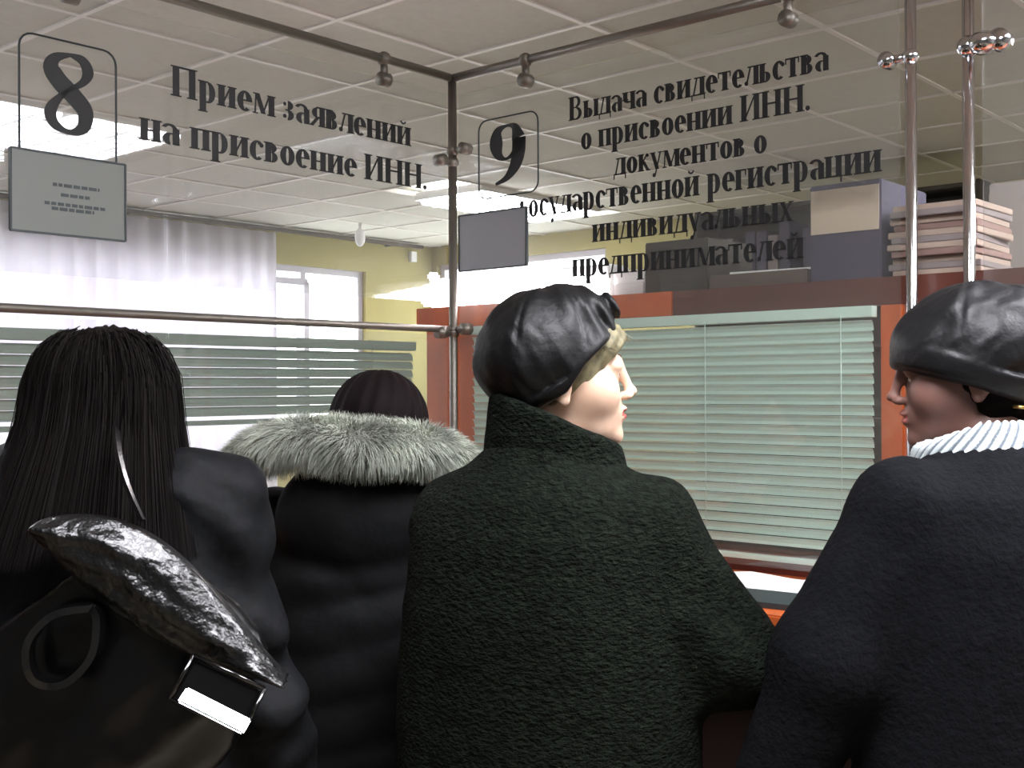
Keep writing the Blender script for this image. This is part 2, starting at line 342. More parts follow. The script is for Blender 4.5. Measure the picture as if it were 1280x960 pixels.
G['И'] = (stem(.05, 0, CP, .05)+stem(.46, 0, CP, .05)+[line(.17, .06, .47, CP-.06, .05)], .72)
G['В'] = (stem(.06, 0, CP, .05)+bowl(.34, .18, .185, .2, .13)+bowl(.32, .52, .165, .17, .12)+[rect(.17, 0, .35, .04), rect(.17, .345, .35, .38), rect(.17, CP-.04, .35, CP)], .64)
G['.'] = (ring(.09, .06, .065, .065, .065, .065), .2)
G[' '] = ([], .26)
def prism(bm, q, fn, th):
    f = [bm.verts.new(fn(x, y, 0)) for x, y in q]; g = [bm.verts.new(fn(x, y, th)) for x, y in q]; n = len(q)
    bm.faces.new(f); bm.faces.new(g[::-1])
    for i in range(n): bm.faces.new((f[i], f[(i+1) % n], g[(i+1) % n], g[i]))
def lettering(text, s0, s1, z, cap, side, parent, name='lettering', m='black'):
    tot = sum(G[c][1]*.95 for c in text); sx = (s1-s0)/tot; sy = cap/CP; bm = bmesh.new(); x = 0
    for c in text+' ':
        if c == ' ':
            if len(bm.verts): obj('word', bm, M[m], parent); bm = bmesh.new()
        for q in G[c][0]:
            if side == 'R': fn = lambda u, v, t, x=x: Vector((s0+(x+u)*sx, -.0045-t, z+v*sy))
            else: fn = lambda u, v, t, x=x: Vector((.0045+t, -(s0+(x+u)*sx), z+v*sy))
            prism(bm, q, fn, .0012)
        x += G[c][1]*.95
    bm.free()
# panes (thin, clear, real thickness)
def pane(label, side, u0, u1, z0, z1, name='glass_screen'):
    if side == 'R': e = rframe(name, 0, 0, 0); boxo('glass_pane', ((u0+u1)/2, 0, (z0+z1)/2), (u1-u0, .008, z1-z0), M['glass'], e)
    else: e = rframe(name, 0, 0, 0); boxo('glass_pane', (0, -(u0+u1)/2, (z0+z1)/2), (.008, u1-u0, z1-z0), M['glass'], e)
    return tag(e, label, 'glass screen')
aE = onR(1125, 250)[0]
g9 = pane('glass screen numbered 9 with six lines of black lettering', 'R', .03, aE, 1.06, ZT-.055)
g8 = pane('glass screen numbered 8 with two lines of black lettering', 'L', .03, 3.1, 1.75, ZT-.055)
g10 = pane('blank glass screen right of the two chrome poles', 'R', onR(1229, 200)[0], 3.4, 1.06, ZT-.055)
g11 = pane('lower glass screen below the steel rail in front of the left blind', 'L', .03, 3.1, 1.12, 1.655)
for e in (g9, g8, g10, g11): pass
def textline(text, side, p0, p1x, cappx, parent):
    f = onR if side == 'R' else onL
    s0, z = f(*p0); s1, _ = f(p1x[0], p1x[1]); z2 = f(*p1x)[1]; z = (z+z2)/2
    zt = f(p0[0], p0[1]-cappx)[1]-f(*p0)[1]
    if side == 'L':                       # reads left to right while b runs right to left
        lettering_L(text, s0, s1, z, zt, parent)
    else: lettering(text, s0, s1, z, zt, 'R', parent)
def lettering_L(text, s0, s1, z, cap, parent):
    lettering(text, s0, s1, z, cap, 'L', parent)
textline('Прием заявлений', 'L', (212, 122), (512, 181), 38, g8)
textline('на присвоение ИНН.', 'L', (172, 180), (533, 233), 38, g8)
textline('Выдача свидетельства', 'R', (712, 150), (1037, 90), 29, g9)
textline('о присвоении ИНН.', 'R', (727, 187), (1015, 139), 29, g9)
textline('документов о', 'R', (768, 218), (960, 193), 29, g9)
textline('государственной регистрации', 'R', (650, 274), (1103, 214), 30, g9)
textline('индивидуальных', 'R', (741, 303), (993, 276), 30, g9)
textline('предпринимателей', 'R', (716, 347), (1006, 322), 30, g9)
# big numerals: polygons in a unit box, x 0..1, y 0..1
def numeral(side, corners, polys, parent):
    f = onR if side == 'R' else onL; (x0, y0), (x1, y1) = corners; s0, z1 = f(x0, y0); s1, z0 = f(x1, y1); bm = bmesh.new()
    z0 = f((x0+x1)/2, y1)[1]; z1 = f((x0+x1)/2, y0)[1]
    for q in polys:
        if side == 'R': fn = lambda u, v, t: Vector((s0+(s1-s0)*u, -.0045-t, z0+(z1-z0)*v))
        else: fn = lambda u, v, t: Vector((.0045+t, -(s0+(s1-s0)*u), z0+(z1-z0)*v))
        prism(bm, q, fn, .0015)
    return obj('numeral', bm, M['black'], parent)
def stroke(pts):                          # (x, y, half width)
    out = []; P = []
    for i in range(len(pts)):
        pts[i] = (pts[i][0], pts[i][1], pts[i][2]*1.3)
        a = pts[max(i-1, 0)]; b = pts[min(i+1, len(pts)-1)]; dx, dy = b[0]-a[0], (b[1]-a[1])*1.7; l = math.hypot(dx, dy); nx, ny = -dy/l, dx/l/1.7
        P.append(((pts[i][0]+nx*pts[i][2], pts[i][1]+ny*pts[i][2]), (pts[i][0]-nx*pts[i][2], pts[i][1]-ny*pts[i][2])))
    for i in range(len(P)-1): out.append([P[i][0], P[i+1][0], P[i+1][1], P[i][1]])
    return out
def catm(pts, n=5):
    out = []; m = len(pts)
    for i in range(m-1):
        p0, p1, p2, p3 = [pts[min(max(k, 0), m-1)] for k in (i-1, i, i+1, i+2)]
        for s in range(n):
            t = s/n; out.append(tuple(.5*((2*b)+(-a+c)*t+(2*a-5*b+4*c-d)*t*t+(-a+3*b-3*c+d)*t**3) for a, b, c, d in zip(p0, p1, p2, p3)))
    out.append(pts[-1]); return out
eight = stroke(catm([(.52, .97, .03), (.2, .9, .08), (.1, .77, .14), (.28, .62, .15), (.62, .46, .15), (.86, .3, .14), (.8, .1, .1), (.48, .025, .04), (.16, .1, .08), (.08, .25, .1), (.25, .41, .06), (.5, .54, .04), (.8, .66, .06), (.92, .8, .1), (.8, .93, .08), (.52, .97, .03)]))
nine = stroke(catm([(.84, .74, .16), (.72, .93, .08), (.46, .97, .03), (.18, .9, .1), (.12, .7, .16), (.2, .5, .1), (.44, .42, .03), (.7, .5, .07), (.84, .62, .14), (.86, .74, .16), (.84, .5, .16), (.72, .28, .13), (.45, .1, .07), (.1, .02, .03)]))
numeral('L', ((57, 66), (113, 168)), eight, g8)
numeral('R', ((617, 155), (656, 230)), nine, g9)
def outline(side, x0, x1, ytl, ytr, ybl, parent):
    f = onR if side == 'R' else onL; s0 = f(x0, ytl)[0]; s1 = f(x1, ytr)[0]; z1 = (f(x0, ytl)[1]+f(x1, ytr)[1])/2; z0 = f(x0, ybl)[1]; r = .03; sg = 1 if s1 > s0 else -1
    pts = []
    for cx, cz, a0 in ((s1-sg*r, z1-r, 90), (s1-sg*r, z0+r, 0), (s0+sg*r, z0+r, -90), (s0+sg*r, z1-r, -180)):
        for k in range(5):
            a = R_(a0-k*22.5); pts.append((cx+sg*r*math.cos(a), cz+r*math.sin(a)))
    pts.append(pts[0]); bm = bmesh.new()
    tube(bm, [((x, -.006, z) if side == 'R' else (.006, -x, z)) for x, z in pts], .0024, 6, False); return obj('number_border', bm, M['dfold'], parent)
outline('L', 22, 143, 42, 64, 200, g8)
outline('R', 600, 674, 152, 139, 250, g9)
def plate(side, x0, x1, y0, y1, m, label, dark, parent=None):
    f = onR if side == 'R' else onL; s0 = f(x0, y0)[0]; s1 = f(x1, y0)[0]; z1 = f((x0+x1)/2, y0)[1]; z0 = f((x0+x1)/2, y1)[1]
    e = rframe('notice_plate', 0, 0, 0, label=label, cat='notice'); wd = abs(s1-s0)
    cx = (s0+s1)/2; th = .012; c = (cx, -.012, (z0+z1)/2) if side == 'R' else (.012, -cx, (z0+z1)/2)
    s = (wd, .006, z1-z0) if side == 'R' else (.006, wd, z1-z0)
    boxo('board', c, s, m, e, .0015)
    bm = bmesh.new(); fwd = .004
    for k in (-1, 1):
        if side == 'R':
            box(bm, (c[0]+k*wd/2, -.013, c[2]), (fwd, .009, z1-z0)); box(bm, (c[0], -.013, c[2]+k*(z1-z0)/2), (wd, .009, fwd))
        else:
            box(bm, (.013, c[1]+k*wd/2, c[2]), (.009, fwd, z1-z0)); box(bm, (.013, c[1], c[2]+k*(z1-z0)/2), (.009, wd, fwd))
    obj('edging', bm, M['dfold'], e)
    bm = bmesh.new()                       # rows of small print, too blurred to read
    for (v, u0, u1) in dark:
        x = u0
        while x < u1:
            l = random.uniform(.03, .07); l = min(l, u1-x+.01)
            X = s0+(s1-s0)*(x+l/2); Z = z0+(z1-z0)*v
            if side == 'R': box(bm, (X, -.0155, Z), (abs(s1-s0)*l, .001, .007))
            else: box(bm, (.0155, -X, Z), (.001, abs(s1-s0)*l, .007))
            x += l+.015
    if dark: obj('small_print', bm, M['dfold'], e)
    return e
plate('L', 9, 152, 196, 295, M['plate'], 'grey notice plate with small dark print below the figure 8', [(.62, .35, .75), (.5, .42, .68), (.38, .28, .8), (.32, .34, .7)])
plate('R', 578, 662, 265, 336, M['plate2'], 'blank silver-grey notice plate below the figure 9', [])
# ------------------------------------------------------------------ wooden structure, counters
FB = -.05   # front face of the wood frame behind the glass
zh1 = onR(840, 362, FB)[1]; zh0 = onR(840, 395, FB)[1]; ah = onR(840, 380, FB)[0]; ae = onR(520, 385, FB)[0]
wf = rframe('counter_screen_woodwork', 0, 0, 0, label='orange veneer post and header board framing the service window behind glass', cat='woodwork')
def wb(name, a0, a1, b0, b1, z0, z1, m, parent, bev=.002): return boxo(name, ((a0+a1)/2, -(b0+b1)/2, (z0+z1)/2), (abs(a1-a0), abs(b1-b0), z1-z0), m, parent, bev)
p0 = onR(533, 450, FB)[0]; p1 = onR(600, 450, FB)[0]
wb('post', p0, p1, FB, FB-.1, 0, zh0, M['wood'], wf)
wb('header_board', ae, ah, FB, FB-.02, zh0, zh1-.004, M['wood'], wf)
wb('header_board', ah+.001, 3.3, FB, FB-.02, zh0, zh1-.0045, M['woodd'], wf)
wb('shelf_board', ae, 3.3, FB-.021, FB-.42, zh1-.034, zh1-.004, M['woodd'], wf)
q0 = onR(1101, 500, FB)[0]; q1 = onR(1130, 500, FB)[0]
wb('post', q0, q1, FB, FB-.1, 0, zh0, M['wood'], wf)
wb('post', 3.1, 3.25, FB, FB-.1, 0, zh0, M['wood'], wf)
ZC = 1.04
wb('sill_board', p1+.001, q0-.001, FB+.01, FB-.1, ZC-.02, ZC+.03, M['woodr'], wf)
wb('sill_board', q1+.001, 3.1, FB+.01, FB-.1, ZC-.02, ZC+.03, M['woodr'], wf)
ct = rframe('service_counter', 0, 0, 0, label='orange wood counter ledge under the right-hand glass screen', cat='counter')
wb('counter_top', .02, 3.3, .425, -.035, ZC-.025, ZC, M['wood'], ct, .004); wb('front_panel', .05, 3.3, .12, .1, 0, ZC-.026, M['panel'], ct)
for k in range(3): wb('bracket', .3+k*1.2, .34+k*1.2, .38, .121, ZC-.16, ZC-.027, M['woodr'], ct)
cl = rframe('service_counter', 0, 0, 0, label='orange wood counter ledge under the left-hand glass screen', cat='counter')
wb('counter_top', .035-.07, .36, .43, 3.2, 1.015, 1.039, M['wood'], cl, .004); wb('front_panel', .1, .12, .43, 3.2, 0, 1.014, M['panel'], cl)
# things on the right counter
def paper(px, py, wd, dp, rz, z, label, m='paper', th=.002, grp=None, name='paper_sheet'):
    # sits on the counter top at the pixel
    d = ray(px, py); t = (z-CAMZ)/d.z; p = Vector((0, 0, CAMZ))+d*t
    o = boxo(name, (0, 0, th/2), (wd, dp, th), M[m], None, min(.0008, th*.3)); o.location = (p.x, p.y, z); o.rotation_euler = (0, 0, rz)
    return tag(o, label, 'paper' if m == 'paper' else 'folder', grp)
bm = bmesh.new()
vs = []
for i in range(7):
    x = (i/6-.5)*.3; h = .006+.014*math.exp(-((i-2)/1.4)**2)
    vs.append([bm.verts.new((x, -.1, h)), bm.verts.new((x, .1, h*.8)), bm.verts.new((x, .1, .0)), bm.verts.new((x, -.1, 0))])
for i in range(6):
    for k in range(4): bm.faces.new((vs[i][k], vs[i][(k+1) % 4], vs[i+1][(k+1) % 4], vs[i+1][k]))
bm.faces.new(vs[0]); bm.faces.new(vs[-1])
o = obj('paper_sheet', bm, M['paper']); d = ray(948, 733); t = (ZC-CAMZ)/d.z; p = Vector((0, 0, CAMZ))+d*t; o.location = (p.x, p.y, ZC+.0005); o.rotation_euler = (0, 0, R_(-30))
tag(o, 'curled white papers lying on the right counter by the window sill', 'paper')
paper(975, 754, .26, .14, R_(-35), ZC, 'dark grey folder lying on the counter before the white papers', 'dfold', .012, name='document_folder')
# ------------------------------------------------------------------ blinds
def blind(side, u0, u1, z0, z1, off, m, label, pitch, tilt):
    e = rframe('venetian_blind', 0, 0, 0, label=label, cat='blind')
    def B(name, ua, ub, w2, z, h, mm, bev=.001):
        if side == 'R': return boxo(name, ((ua+ub)/2, -off, z), (abs(ub-ua), w2, h), mm, e, bev)
        return boxo(name, (off, -(ua+ub)/2, z), (w2, abs(ub-ua), h), mm, e, bev)
    B('headrail', u0, u1, .028, z1-.013, .026, m); B('bottom_rail', u0, u1, .024, z0+.006, .012, m)
    n = int((z1-z0-.045)/pitch); bm = bmesh.new(); L = abs(u1-u0)-.008; hw = .0125
    prof = [(-hw, -.0015), (-hw*.4, .0012), (hw*.4, .0012), (hw, -.0015)]
    c, s = math.cos(tilt), math.sin(tilt); pr = [(x*c-y*s, x*s+y*c) for x, y in prof]; pr2 = [(x*c-y*s, x*s+y*c-.0007) for x, y in prof]
    vs = []
    for X in (-L/2, L/2): vs.append([bm.verts.new((X, a, b)) for a, b in pr]+[bm.verts.new((X, a, b)) for a, b in reversed(pr2)])
    for k in range(8): bm.faces.new((vs[0][k], vs[0][(k+1) % 8], vs[1][(k+1) % 8], vs[1][k]))
    bm.faces.new(vs[0]); bm.faces.new(vs[1]); first = obj('slat', bm, m, e, False)
    for i in range(n):
        o = first if i == 0 else bpy.data.objects.new('slat', first.data)
        if i: COL.objects.link(o); o.parent = e
        z = z1-.036-pitch*(i+.3)
        jit = R_(random.uniform(-3, 3))
        if side == 'R': o.location = ((u0+u1)/2, -off, z); o.rotation_euler = (jit, 0, 0)
        else: o.location = (off, -(u0+u1)/2, z); o.rotation_euler = Euler((jit, 0, R_(90)), 'XYZ')
    for q in (.06, .35, .65, .94):
        u = u0+(u1-u0)*q; zz = (z0+z1)/2
        pts = [((u, -off-.015, z0+.01), (u, -off-.015, z1-.02)) if side == 'R' else ((off+.015, -u, z0+.01), (off+.015, -u, z1-.02))][0]
        tubeo('ladder_cord', pts, .0011, m, e, 6)
    return e
zb1 = onR(1000, 387, -.03)[1]; zb0 = onR(940, 714, -.03)[1]
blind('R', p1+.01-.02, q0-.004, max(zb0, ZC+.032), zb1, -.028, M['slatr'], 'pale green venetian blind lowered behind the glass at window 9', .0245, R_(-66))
lz1 = onL(300, 420, -.04)[1]; lz0 = onL(280, 531, -.04)[1]
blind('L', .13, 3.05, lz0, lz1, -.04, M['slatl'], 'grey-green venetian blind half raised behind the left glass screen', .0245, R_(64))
# ------------------------------------------------------------------ things on the shelf over the window
SH = zh1-.0035
ORD = ['first', 'second', 'third', 'fourth', 'fifth', 'sixth', 'seventh', 'eighth', 'ninth', 'tenth', 'eleventh', 'twelfth', 'thirteenth', 'fourteenth', 'fifteenth', 'sixteenth', 'seventeenth', 'eighteenth', 'nineteenth', 'twentieth']+['%dth' % k for k in range(21, 60)]
def item(name, x0, x1, ytop, b, dp, m, label, cat, grp=None, zb=None, bev=.003, h=None):
    a0 = onR(x0, ytop, b)[0]; a1 = onR(x1, ytop, b)[0]; zt = onR((x0+x1)/2, ytop, b)[1]; zb = SH if zb is None else zb
    if h: zt = zb+h
    o = boxo(name, (0, 0, (zt-zb)/2), (a1-a0, dp, zt-zb), m, None, bev); o.location = W((a0+a1)/2, b-dp/2, zb); o.rotation_euler = (0, 0, ROTA)
    return tag(o, label, cat, grp), zt, a0, a1
# archive box with label
o, zt, a0, a1 = item('archive_box', 1012, 1101, 228, -.1, .28, M['violet'], 'violet-grey archive box with a cream label on the shelf', 'box')
boxo('box_label', (0, -.1415, (zt-SH)*.72), (a1-a0-.008, .002, (zt-SH)*.45), M['cream'], o)
item('carton', 806, 884, 300, -.12, .24, M['cartond'], 'dark carton on the shelf beside the paper pack', 'box')
o, zt, a0, a1 = item('carton', 886, 1008, 340, -.11, .26, M['carton'], 'low grey-brown carton on the shelf left of the archive box', 'box')
sh = boxo('paper_sheet', (0, 0, .004), (a1-a0-.05, .2, .008), M['paper'], None); sh.location = W((a0+a1)/2+.01, -.25, zt); sh.rotation_euler = (0, 0, ROTA+.1); tag(sh, 'loose white papers on top of the low carton', 'paper')
o = boxo('equipment_case', (0, 0, .2), (.25, .2, .4), M['cartond'], None, .006); aa = onR(930, 300, -.5)[0]; 
bpy.data.objects.remove(o)
def stack(x0, x1, ytop, b, dp, mats, n, name, label, cat, grp):
    a0 = onR(x0, ytop, b)[0]; a1 = onR(x1, ytop, b)[0]; zt = onR((x0+x1)/2, ytop, b)[1]; h = (zt-SH)/n
    for k in range(n):
        wd = (a1-a0)*random.uniform(.88, 1); o = boxo(name, (0, 0, h/2), (wd, dp*random.uniform(.9, 1), h*.96), mats[k % len(mats)], None, .0015)
        o.location = W((a0+a1)/2+random.uniform(-.006, .006), b-dp/2+random.uniform(-.006, .006), SH+h*k); o.rotation_euler = (0, 0, ROTA+random.uniform(-.04, .04))
        pos = 'lowest' if k == 0 else 'topmost' if k == n-1 else ORD[k]+' from the bottom'
        tag(o, '%s, %s of its stack' % (label, pos), cat, grp)
stack(1107, 1222, 252, -.1, .26, [M['fold1'], M['fold2'], M['fold1'], M['fold3']], 11, 'document_folder', 'buff document folder behind the chrome poles', 'folder', 'folders stacked behind the chrome poles')
stack(764, 804, 337, -.12, .2, [M['paper']], 2, 'paper_pack', 'white paper pack right of the centre hat', 'paper', 'paper packs by the dark carton')
# far office: a pale cabinet at the right and a dark bookcase on the back wall
def cabinet(name, a0, a1, b0, dp, z1, m, label, doors=2):
    e = rframe(name, (a0+a1)/2, b0, 0, label=label, cat='cabinet'); wd = a1-a0
    boxo('body', (0, dp/2, z1/2), (wd, dp, z1), m, e, .004)
    for k in range(doors):
        x = -wd/2+wd*(k+.5)/doors; d = boxo('door', (x, -.01, z1/2+.03), (wd/doors-.01, .018, z1-.12), m, e, .003)
        boxo('handle', (x+(.06 if k % 2 == 0 else -.06), -.03, z1*.55), (.012, .02, .12), M['steel'], d)
    return e
cabinet('storage_cabinet', onR(1236, 230, -1.0)[0], 3.6, -1.0, .45, onR(1250, 228, -1.0)[1], mat('pale_grey_laminate', (150, 142, 136), .6), 'pale grey cabinet at the right edge behind the chrome poles')
c0, c1 = onR(868, 300, -3.6)[0], onR(1225, 300, -3.6)[0]
bk = rframe('bookcase', (c0+c1)/2, -3.6, 0, label='dark bookcase against the back of the office', cat='bookcase'); zt = onR(900, 262, -3.6)[1]; wd = c1-c0
bm = bmesh.new(); box(bm, (0, .29, zt/2), (wd, .02, zt)); 
for k in (-1, 1): box(bm, (k*(wd/2-.01), .15, zt/2), (.02, .3, zt))
obj('carcass', bm, M['cartond'], bk)
for k in range(7): boxo('shelf', (0, .14, .05+k*(zt-.07)/6), (wd-.045, .28, .022), M['cartond'], bk)
nf = 0
for k in range(int((wd-.1)/.075)):
    if random.random() < .15: continue
    h = random.uniform(.24, .32); o = boxo('lever_arch_file', (0, 0, h/2), (.066, .24, h), random.choice([M['cartond'], M['fold2'], M['violet'], M['carton']]), None, .003)
    o.location = W(c0+.07+k*.075, -3.6-.15, .061+5*(zt-.07)/6+0); o.rotation_euler = (0, 0, ROTA); tag(o, 'upright lever arch file, %s from the left on the upper shelf of the dark bookcase' % ORD[nf], 'file'); nf += 1; tag(o, None, None, 'files in the dark bookcase')
# curtain and rail
cu0 = onL(342, 330, AMIN+.12)[0]; cz1 = onL(200, 274, AMIN+.12)[1]
bm = bmesh.new(); n = 260; rows = 6; V = []
for i in range(n+1):
    b = cu0+(3.9-cu0)*i/n; ph = b*2*math.pi/.17; A = .028+.014*math.sin(b*3.1)
    V.append([bm.verts.new((A*math.sin(ph+.5*math.sin(b*9))*(.6+.4*k/rows)+.004*math.sin(b*80+k), -b, .25+(cz1-.25)*(1-k/rows))) for k in range(rows+1)])
for i in range(n):
    for k in range(rows): bm.faces.new((V[i][k], V[i][k+1], V[i+1][k+1], V[i+1][k]))
cu = obj('curtain', bm, M['curtain'], None, True); cu.location = W(AMIN+.14, 0, 0); cu.rotation_euler = (0, 0, ROTA)
tag(cu, 'sheer white curtain in folds over the far window on the left', 'curtain')
sd = cu.modifiers.new('thick', 'SOLIDIFY'); sd.thickness = .0015
rr = rframe('curtain_rail', AMIN+.14, 0, 0, label='dark curtain rail running along the yellow wall under the ceiling', cat='curtain rail')
rb = onL(527, 312, AMIN+.14)[0]; rz = CEIL-.03
boxo('rail', (0, -(rb+3.95)/2, rz), (.05, 3.95-rb, .028), M['darkbar'], rr)
for k in range(5): boxo('bracket', (-.085, -(rb+.3+k*.9*(3.9-rb)/4.2), rz), (.12, .02, .02), M['darkbar'], rr)
# small hanging detector
pp = onL(450, 290, -4.2); dv = rframe('ceiling_sensor', -4.2, pp[0], CEIL, label='small white sensor hanging from the ceiling near the yellow wall', cat='sensor')
bm = bmesh.new(); tube(bm, [(0, 0, 0), (0, 0, -.05)], .014); obj('stem', bm, M['white'], dv, True)
bm = bmesh.new(); ball(bm, (0, 0, -.11), .05, (.8, .8, 1.4), 16); obj('sensor_head', bm, M['white'], dv, True)
pp = onR(516, 321, 0) ; p = onL(516, 321, AMIN+.02); o = boxo('wall_box', (0, 0, 0), (.04, .07, .09), M['white'], None, .004); o.location = W(AMIN+.02, p[0], p[1]); o.rotation_euler = (0, 0, ROTA); tag(o, 'tiny white box on the yellow wall near the room corner', 'wall box')
# office desk behind the left screen (the white glimpse under the blind)
dk = rframe('office_desk', -.75, 1.3, 0, label='white-topped desk behind the left blind', cat='desk')
boxo('desk_top', (0, 0, 1.03), (1.1, 2.4, .03), M['white'], dk, .003)
for x in (-.5, .5):
    for y in (-1.15, 1.15): boxo('leg', (x, y, .507), (.05, .05, 1.015), M['steel'], dk)


# glow box added in place of a lamp reflection, on the header shelf, its left end past the corner post
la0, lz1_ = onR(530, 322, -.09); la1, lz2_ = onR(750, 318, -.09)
lb = rframe('added_glow_box', (la0+la1)/2, -.17, SH, label='made-up glowing box in place of a lamp reflection behind the corner post and figure 9', cat='glow box'); LW = la1-la0; LH = .098
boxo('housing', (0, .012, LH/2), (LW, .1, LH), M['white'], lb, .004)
glow = mat('added_box_glow', (255, 255, 255), .5, emit=(255, 244, 248), es=9.0)
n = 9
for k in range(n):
    h = LH*(.78+.2*math.sin(1.1+k*.37)); boxo('glow_cell', (-LW/2+LW*(k+.5)/n, -.05, h/2+.004), (LW/n-.006, .03, h-.004), glow, lb, .008)
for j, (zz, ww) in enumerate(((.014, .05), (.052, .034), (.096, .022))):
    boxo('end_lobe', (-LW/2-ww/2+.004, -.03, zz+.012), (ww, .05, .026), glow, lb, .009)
# ------------------------------------------------------------------ figures: signed distance fields meshed by surface nets
def ax(lo, hi, h, fine=None):
    out = [lo]; x = lo
    while x < hi:
        st = h
        if fine and fine[0] <= x < fine[1]: st = fine[2]
        elif fine and x < fine[0] and x+st > fine[0]: st = max(fine[0]-x, 1e-4)
        x += st; out.append(x)
    return np.array(out, dtype=np.float32)
def nets(Fn, xs, ys, zs):
    X, Y, Z = np.meshgrid(xs, ys, zs, indexing='ij'); V = Fn(X, Y, Z).astype(np.float32); I = V < 0
    nx, ny, nz = V.shape; sh = (nx-1, ny-1, nz-1)
    acc = np.zeros(sh+(3,), np.float32); cnt = np.zeros(sh, np.float32)
    def sl(d, n): return slice(d, n-1+d)
    ed = []
    for axis in range(3):
        for u in (0, 1):
            for v in (0, 1):
                o0 = [0, 0, 0]; o1 = [0, 0, 0]; oth = [k for k in range(3) if k != axis]
                o0[oth[0]] = o1[oth[0]] = u; o0[oth[1]] = o1[oth[1]] = v; o1[axis] = 1; ed.append((o0, o1))
    for o0, o1 in ed:
        s0 = (sl(o0[0], nx), sl(o0[1], ny), sl(o0[2], nz)); s1 = (sl(o1[0], nx), sl(o1[1], ny), sl(o1[2], nz))
        c = I[s0] != I[s1]; ii = np.nonzero(c); a = V[s0][ii]; b = V[s1][ii]; t = a/(a-b)
        for k, G_ in enumerate((X, Y, Z)):
            g0 = G_[s0][ii]; g1 = G_[s1][ii]; acc[ii+(np.full(len(ii[0]), k),)] += g0+(g1-g0)*t
        cnt[ii] += 1
    act = cnt > 0; idx = np.full(sh, -1, np.int64); n = int(act.sum()); idx[act] = np.arange(n)
    vs = acc[act]/cnt[act][:, None]; faces = []
    for axis in range(3):
        s0 = [slice(1, -1)]*3; s1 = [slice(1, -1)]*3; s0[axis] = slice(0, -1); s1[axis] = slice(1, None)
        a = I[tuple(s0)]; b = I[tuple(s1)]
        for flip, c in ((0, a & ~b), (1, ~a & b)):
            i = np.array(np.nonzero(c)); 
            for k in range(3):
                if k != axis: i[k] += 1
            p, q = [(1, 2), (2, 0), (0, 1)][axis]
            def g(dp, dq):
                j = i.copy(); j[p] -= dp; j[q] -= dq; return idx[j[0], j[1], j[2]]
            f = np.stack([g(1, 1), g(0, 1), g(0, 0), g(1, 0)], 1)
            if flip: f = f[:, ::-1]
            faces.append(f)
    f = np.concatenate(faces); f = f[(f >= 0).all(1)]
    return vs, f
def sdfo(name, Fn, xs, ys, zs, m, parent, smooth=2):
    vs, f = nets(Fn, xs, ys, zs); me = bpy.data.meshes.new(name)
    me.vertices.add(len(vs)); me.vertices.foreach_set('co', vs.astype(np.float32).ravel()); n = len(f)
    me.loops.add(n*4); me.loops.foreach_set('vertex_index', f.ravel().astype(np.int32)); me.polygons.add(n)
    me.polygons.foreach_set('loop_start', (np.arange(n)*4).astype(np.int32)); me.update(calc_edges=True); me.validate()
    o = link(name, me, m, parent, True)
    if smooth:
        s = o.modifiers.new('relax', 'SMOOTH'); s.iterations = smooth; s.factor = .5
    return o
def smin(a, b, k): h = np.clip(.5+.5*(b-a)/k, 0, 1); return b*(1-h)+a*h-k*h*(1-h)
def smax(a, b, k): return -smin(-a, -b, k)
def ell(P, c, r, rx=0, rz=0):
    x, y, z = P[0]-c[0], P[1]-c[1], P[2]-c[2]
    if rz: cc, ss = math.cos(rz), math.sin(rz); x, y = x*cc+y*ss, -x*ss+y*cc
    if rx: cc, ss = math.cos(rx), math.sin(rx); y, z = y*cc+z*ss, -y*ss+z*cc
    k0 = np.sqrt((x/r[0])**2+(y/r[1])**2+(z/r[2])**2); k1 = np.sqrt((x/r[0]**2)**2+(y/r[1]**2)**2+(z/r[2]**2)**2)+1e-9
    return k0*(k0-1)/k1
def cap(P, a, b, r0, r1):
    ax_, ay, az = [b[i]-a[i] for i in range(3)]; L2 = ax_*ax_+ay*ay+az*az+1e-12
    x, y, z = P[0]-a[0], P[1]-a[1], P[2]-a[2]; t = np.clip((x*ax_+y*ay+z*az)/L2, 0, 1)
    return np.sqrt((x-t*ax_)**2+(y-t*ay)**2+(z-t*az)**2)-(r0+(r1-r0)*t)
def loft(P, prof):                         # prof rows: z, cx, cy, rx, ry
    A = np.array(prof, float); z = P[2]; g = lambda k: np.interp(z, A[:, 0], A[:, k])
    cx, cy, rx, ry = g(1), g(2), g(3), g(4); x, y = P[0]-cx, P[1]-cy
    k0 = np.sqrt((x/rx)**2+(y/ry)**2); k1 = np.sqrt((x/rx**2)**2+(y/ry**2)**2)+1e-6
    d = k0*(k0-1)/k1; d = np.where(k0 < 1e-3, -np.minimum(rx, ry), d)
    return smax(d, np.maximum(z-A[-1, 0], A[0, 0]-z), .015)
def vnoise(x, y, z, seed=0):               # cheap smooth pseudo noise
    s = seed*1.7
    return (np.sin(x*1.0+1.3*np.sin(y*1.1+s)+s)+np.sin(y*1.2+1.4*np.sin(z*.9-s)+2*s)+np.sin(z*1.1+1.2*np.sin(x*1.3+s)))/3
def rotfrom(yaw, pitch, roll, c):          # head pose: returns P(person) -> P(head)
    R = Euler((pitch, roll, yaw), 'XYZ').to_matrix(); Rt = R.transposed()
    def f(P):
        x, y, z = P[0]-c[0], P[1]-c[1], P[2]-c[2]
        return tuple(Rt[i][0]*x+Rt[i][1]*y+Rt[i][2]*z for i in range(3))
    return f, Matrix.Translation(c) @ R.to_4x4()
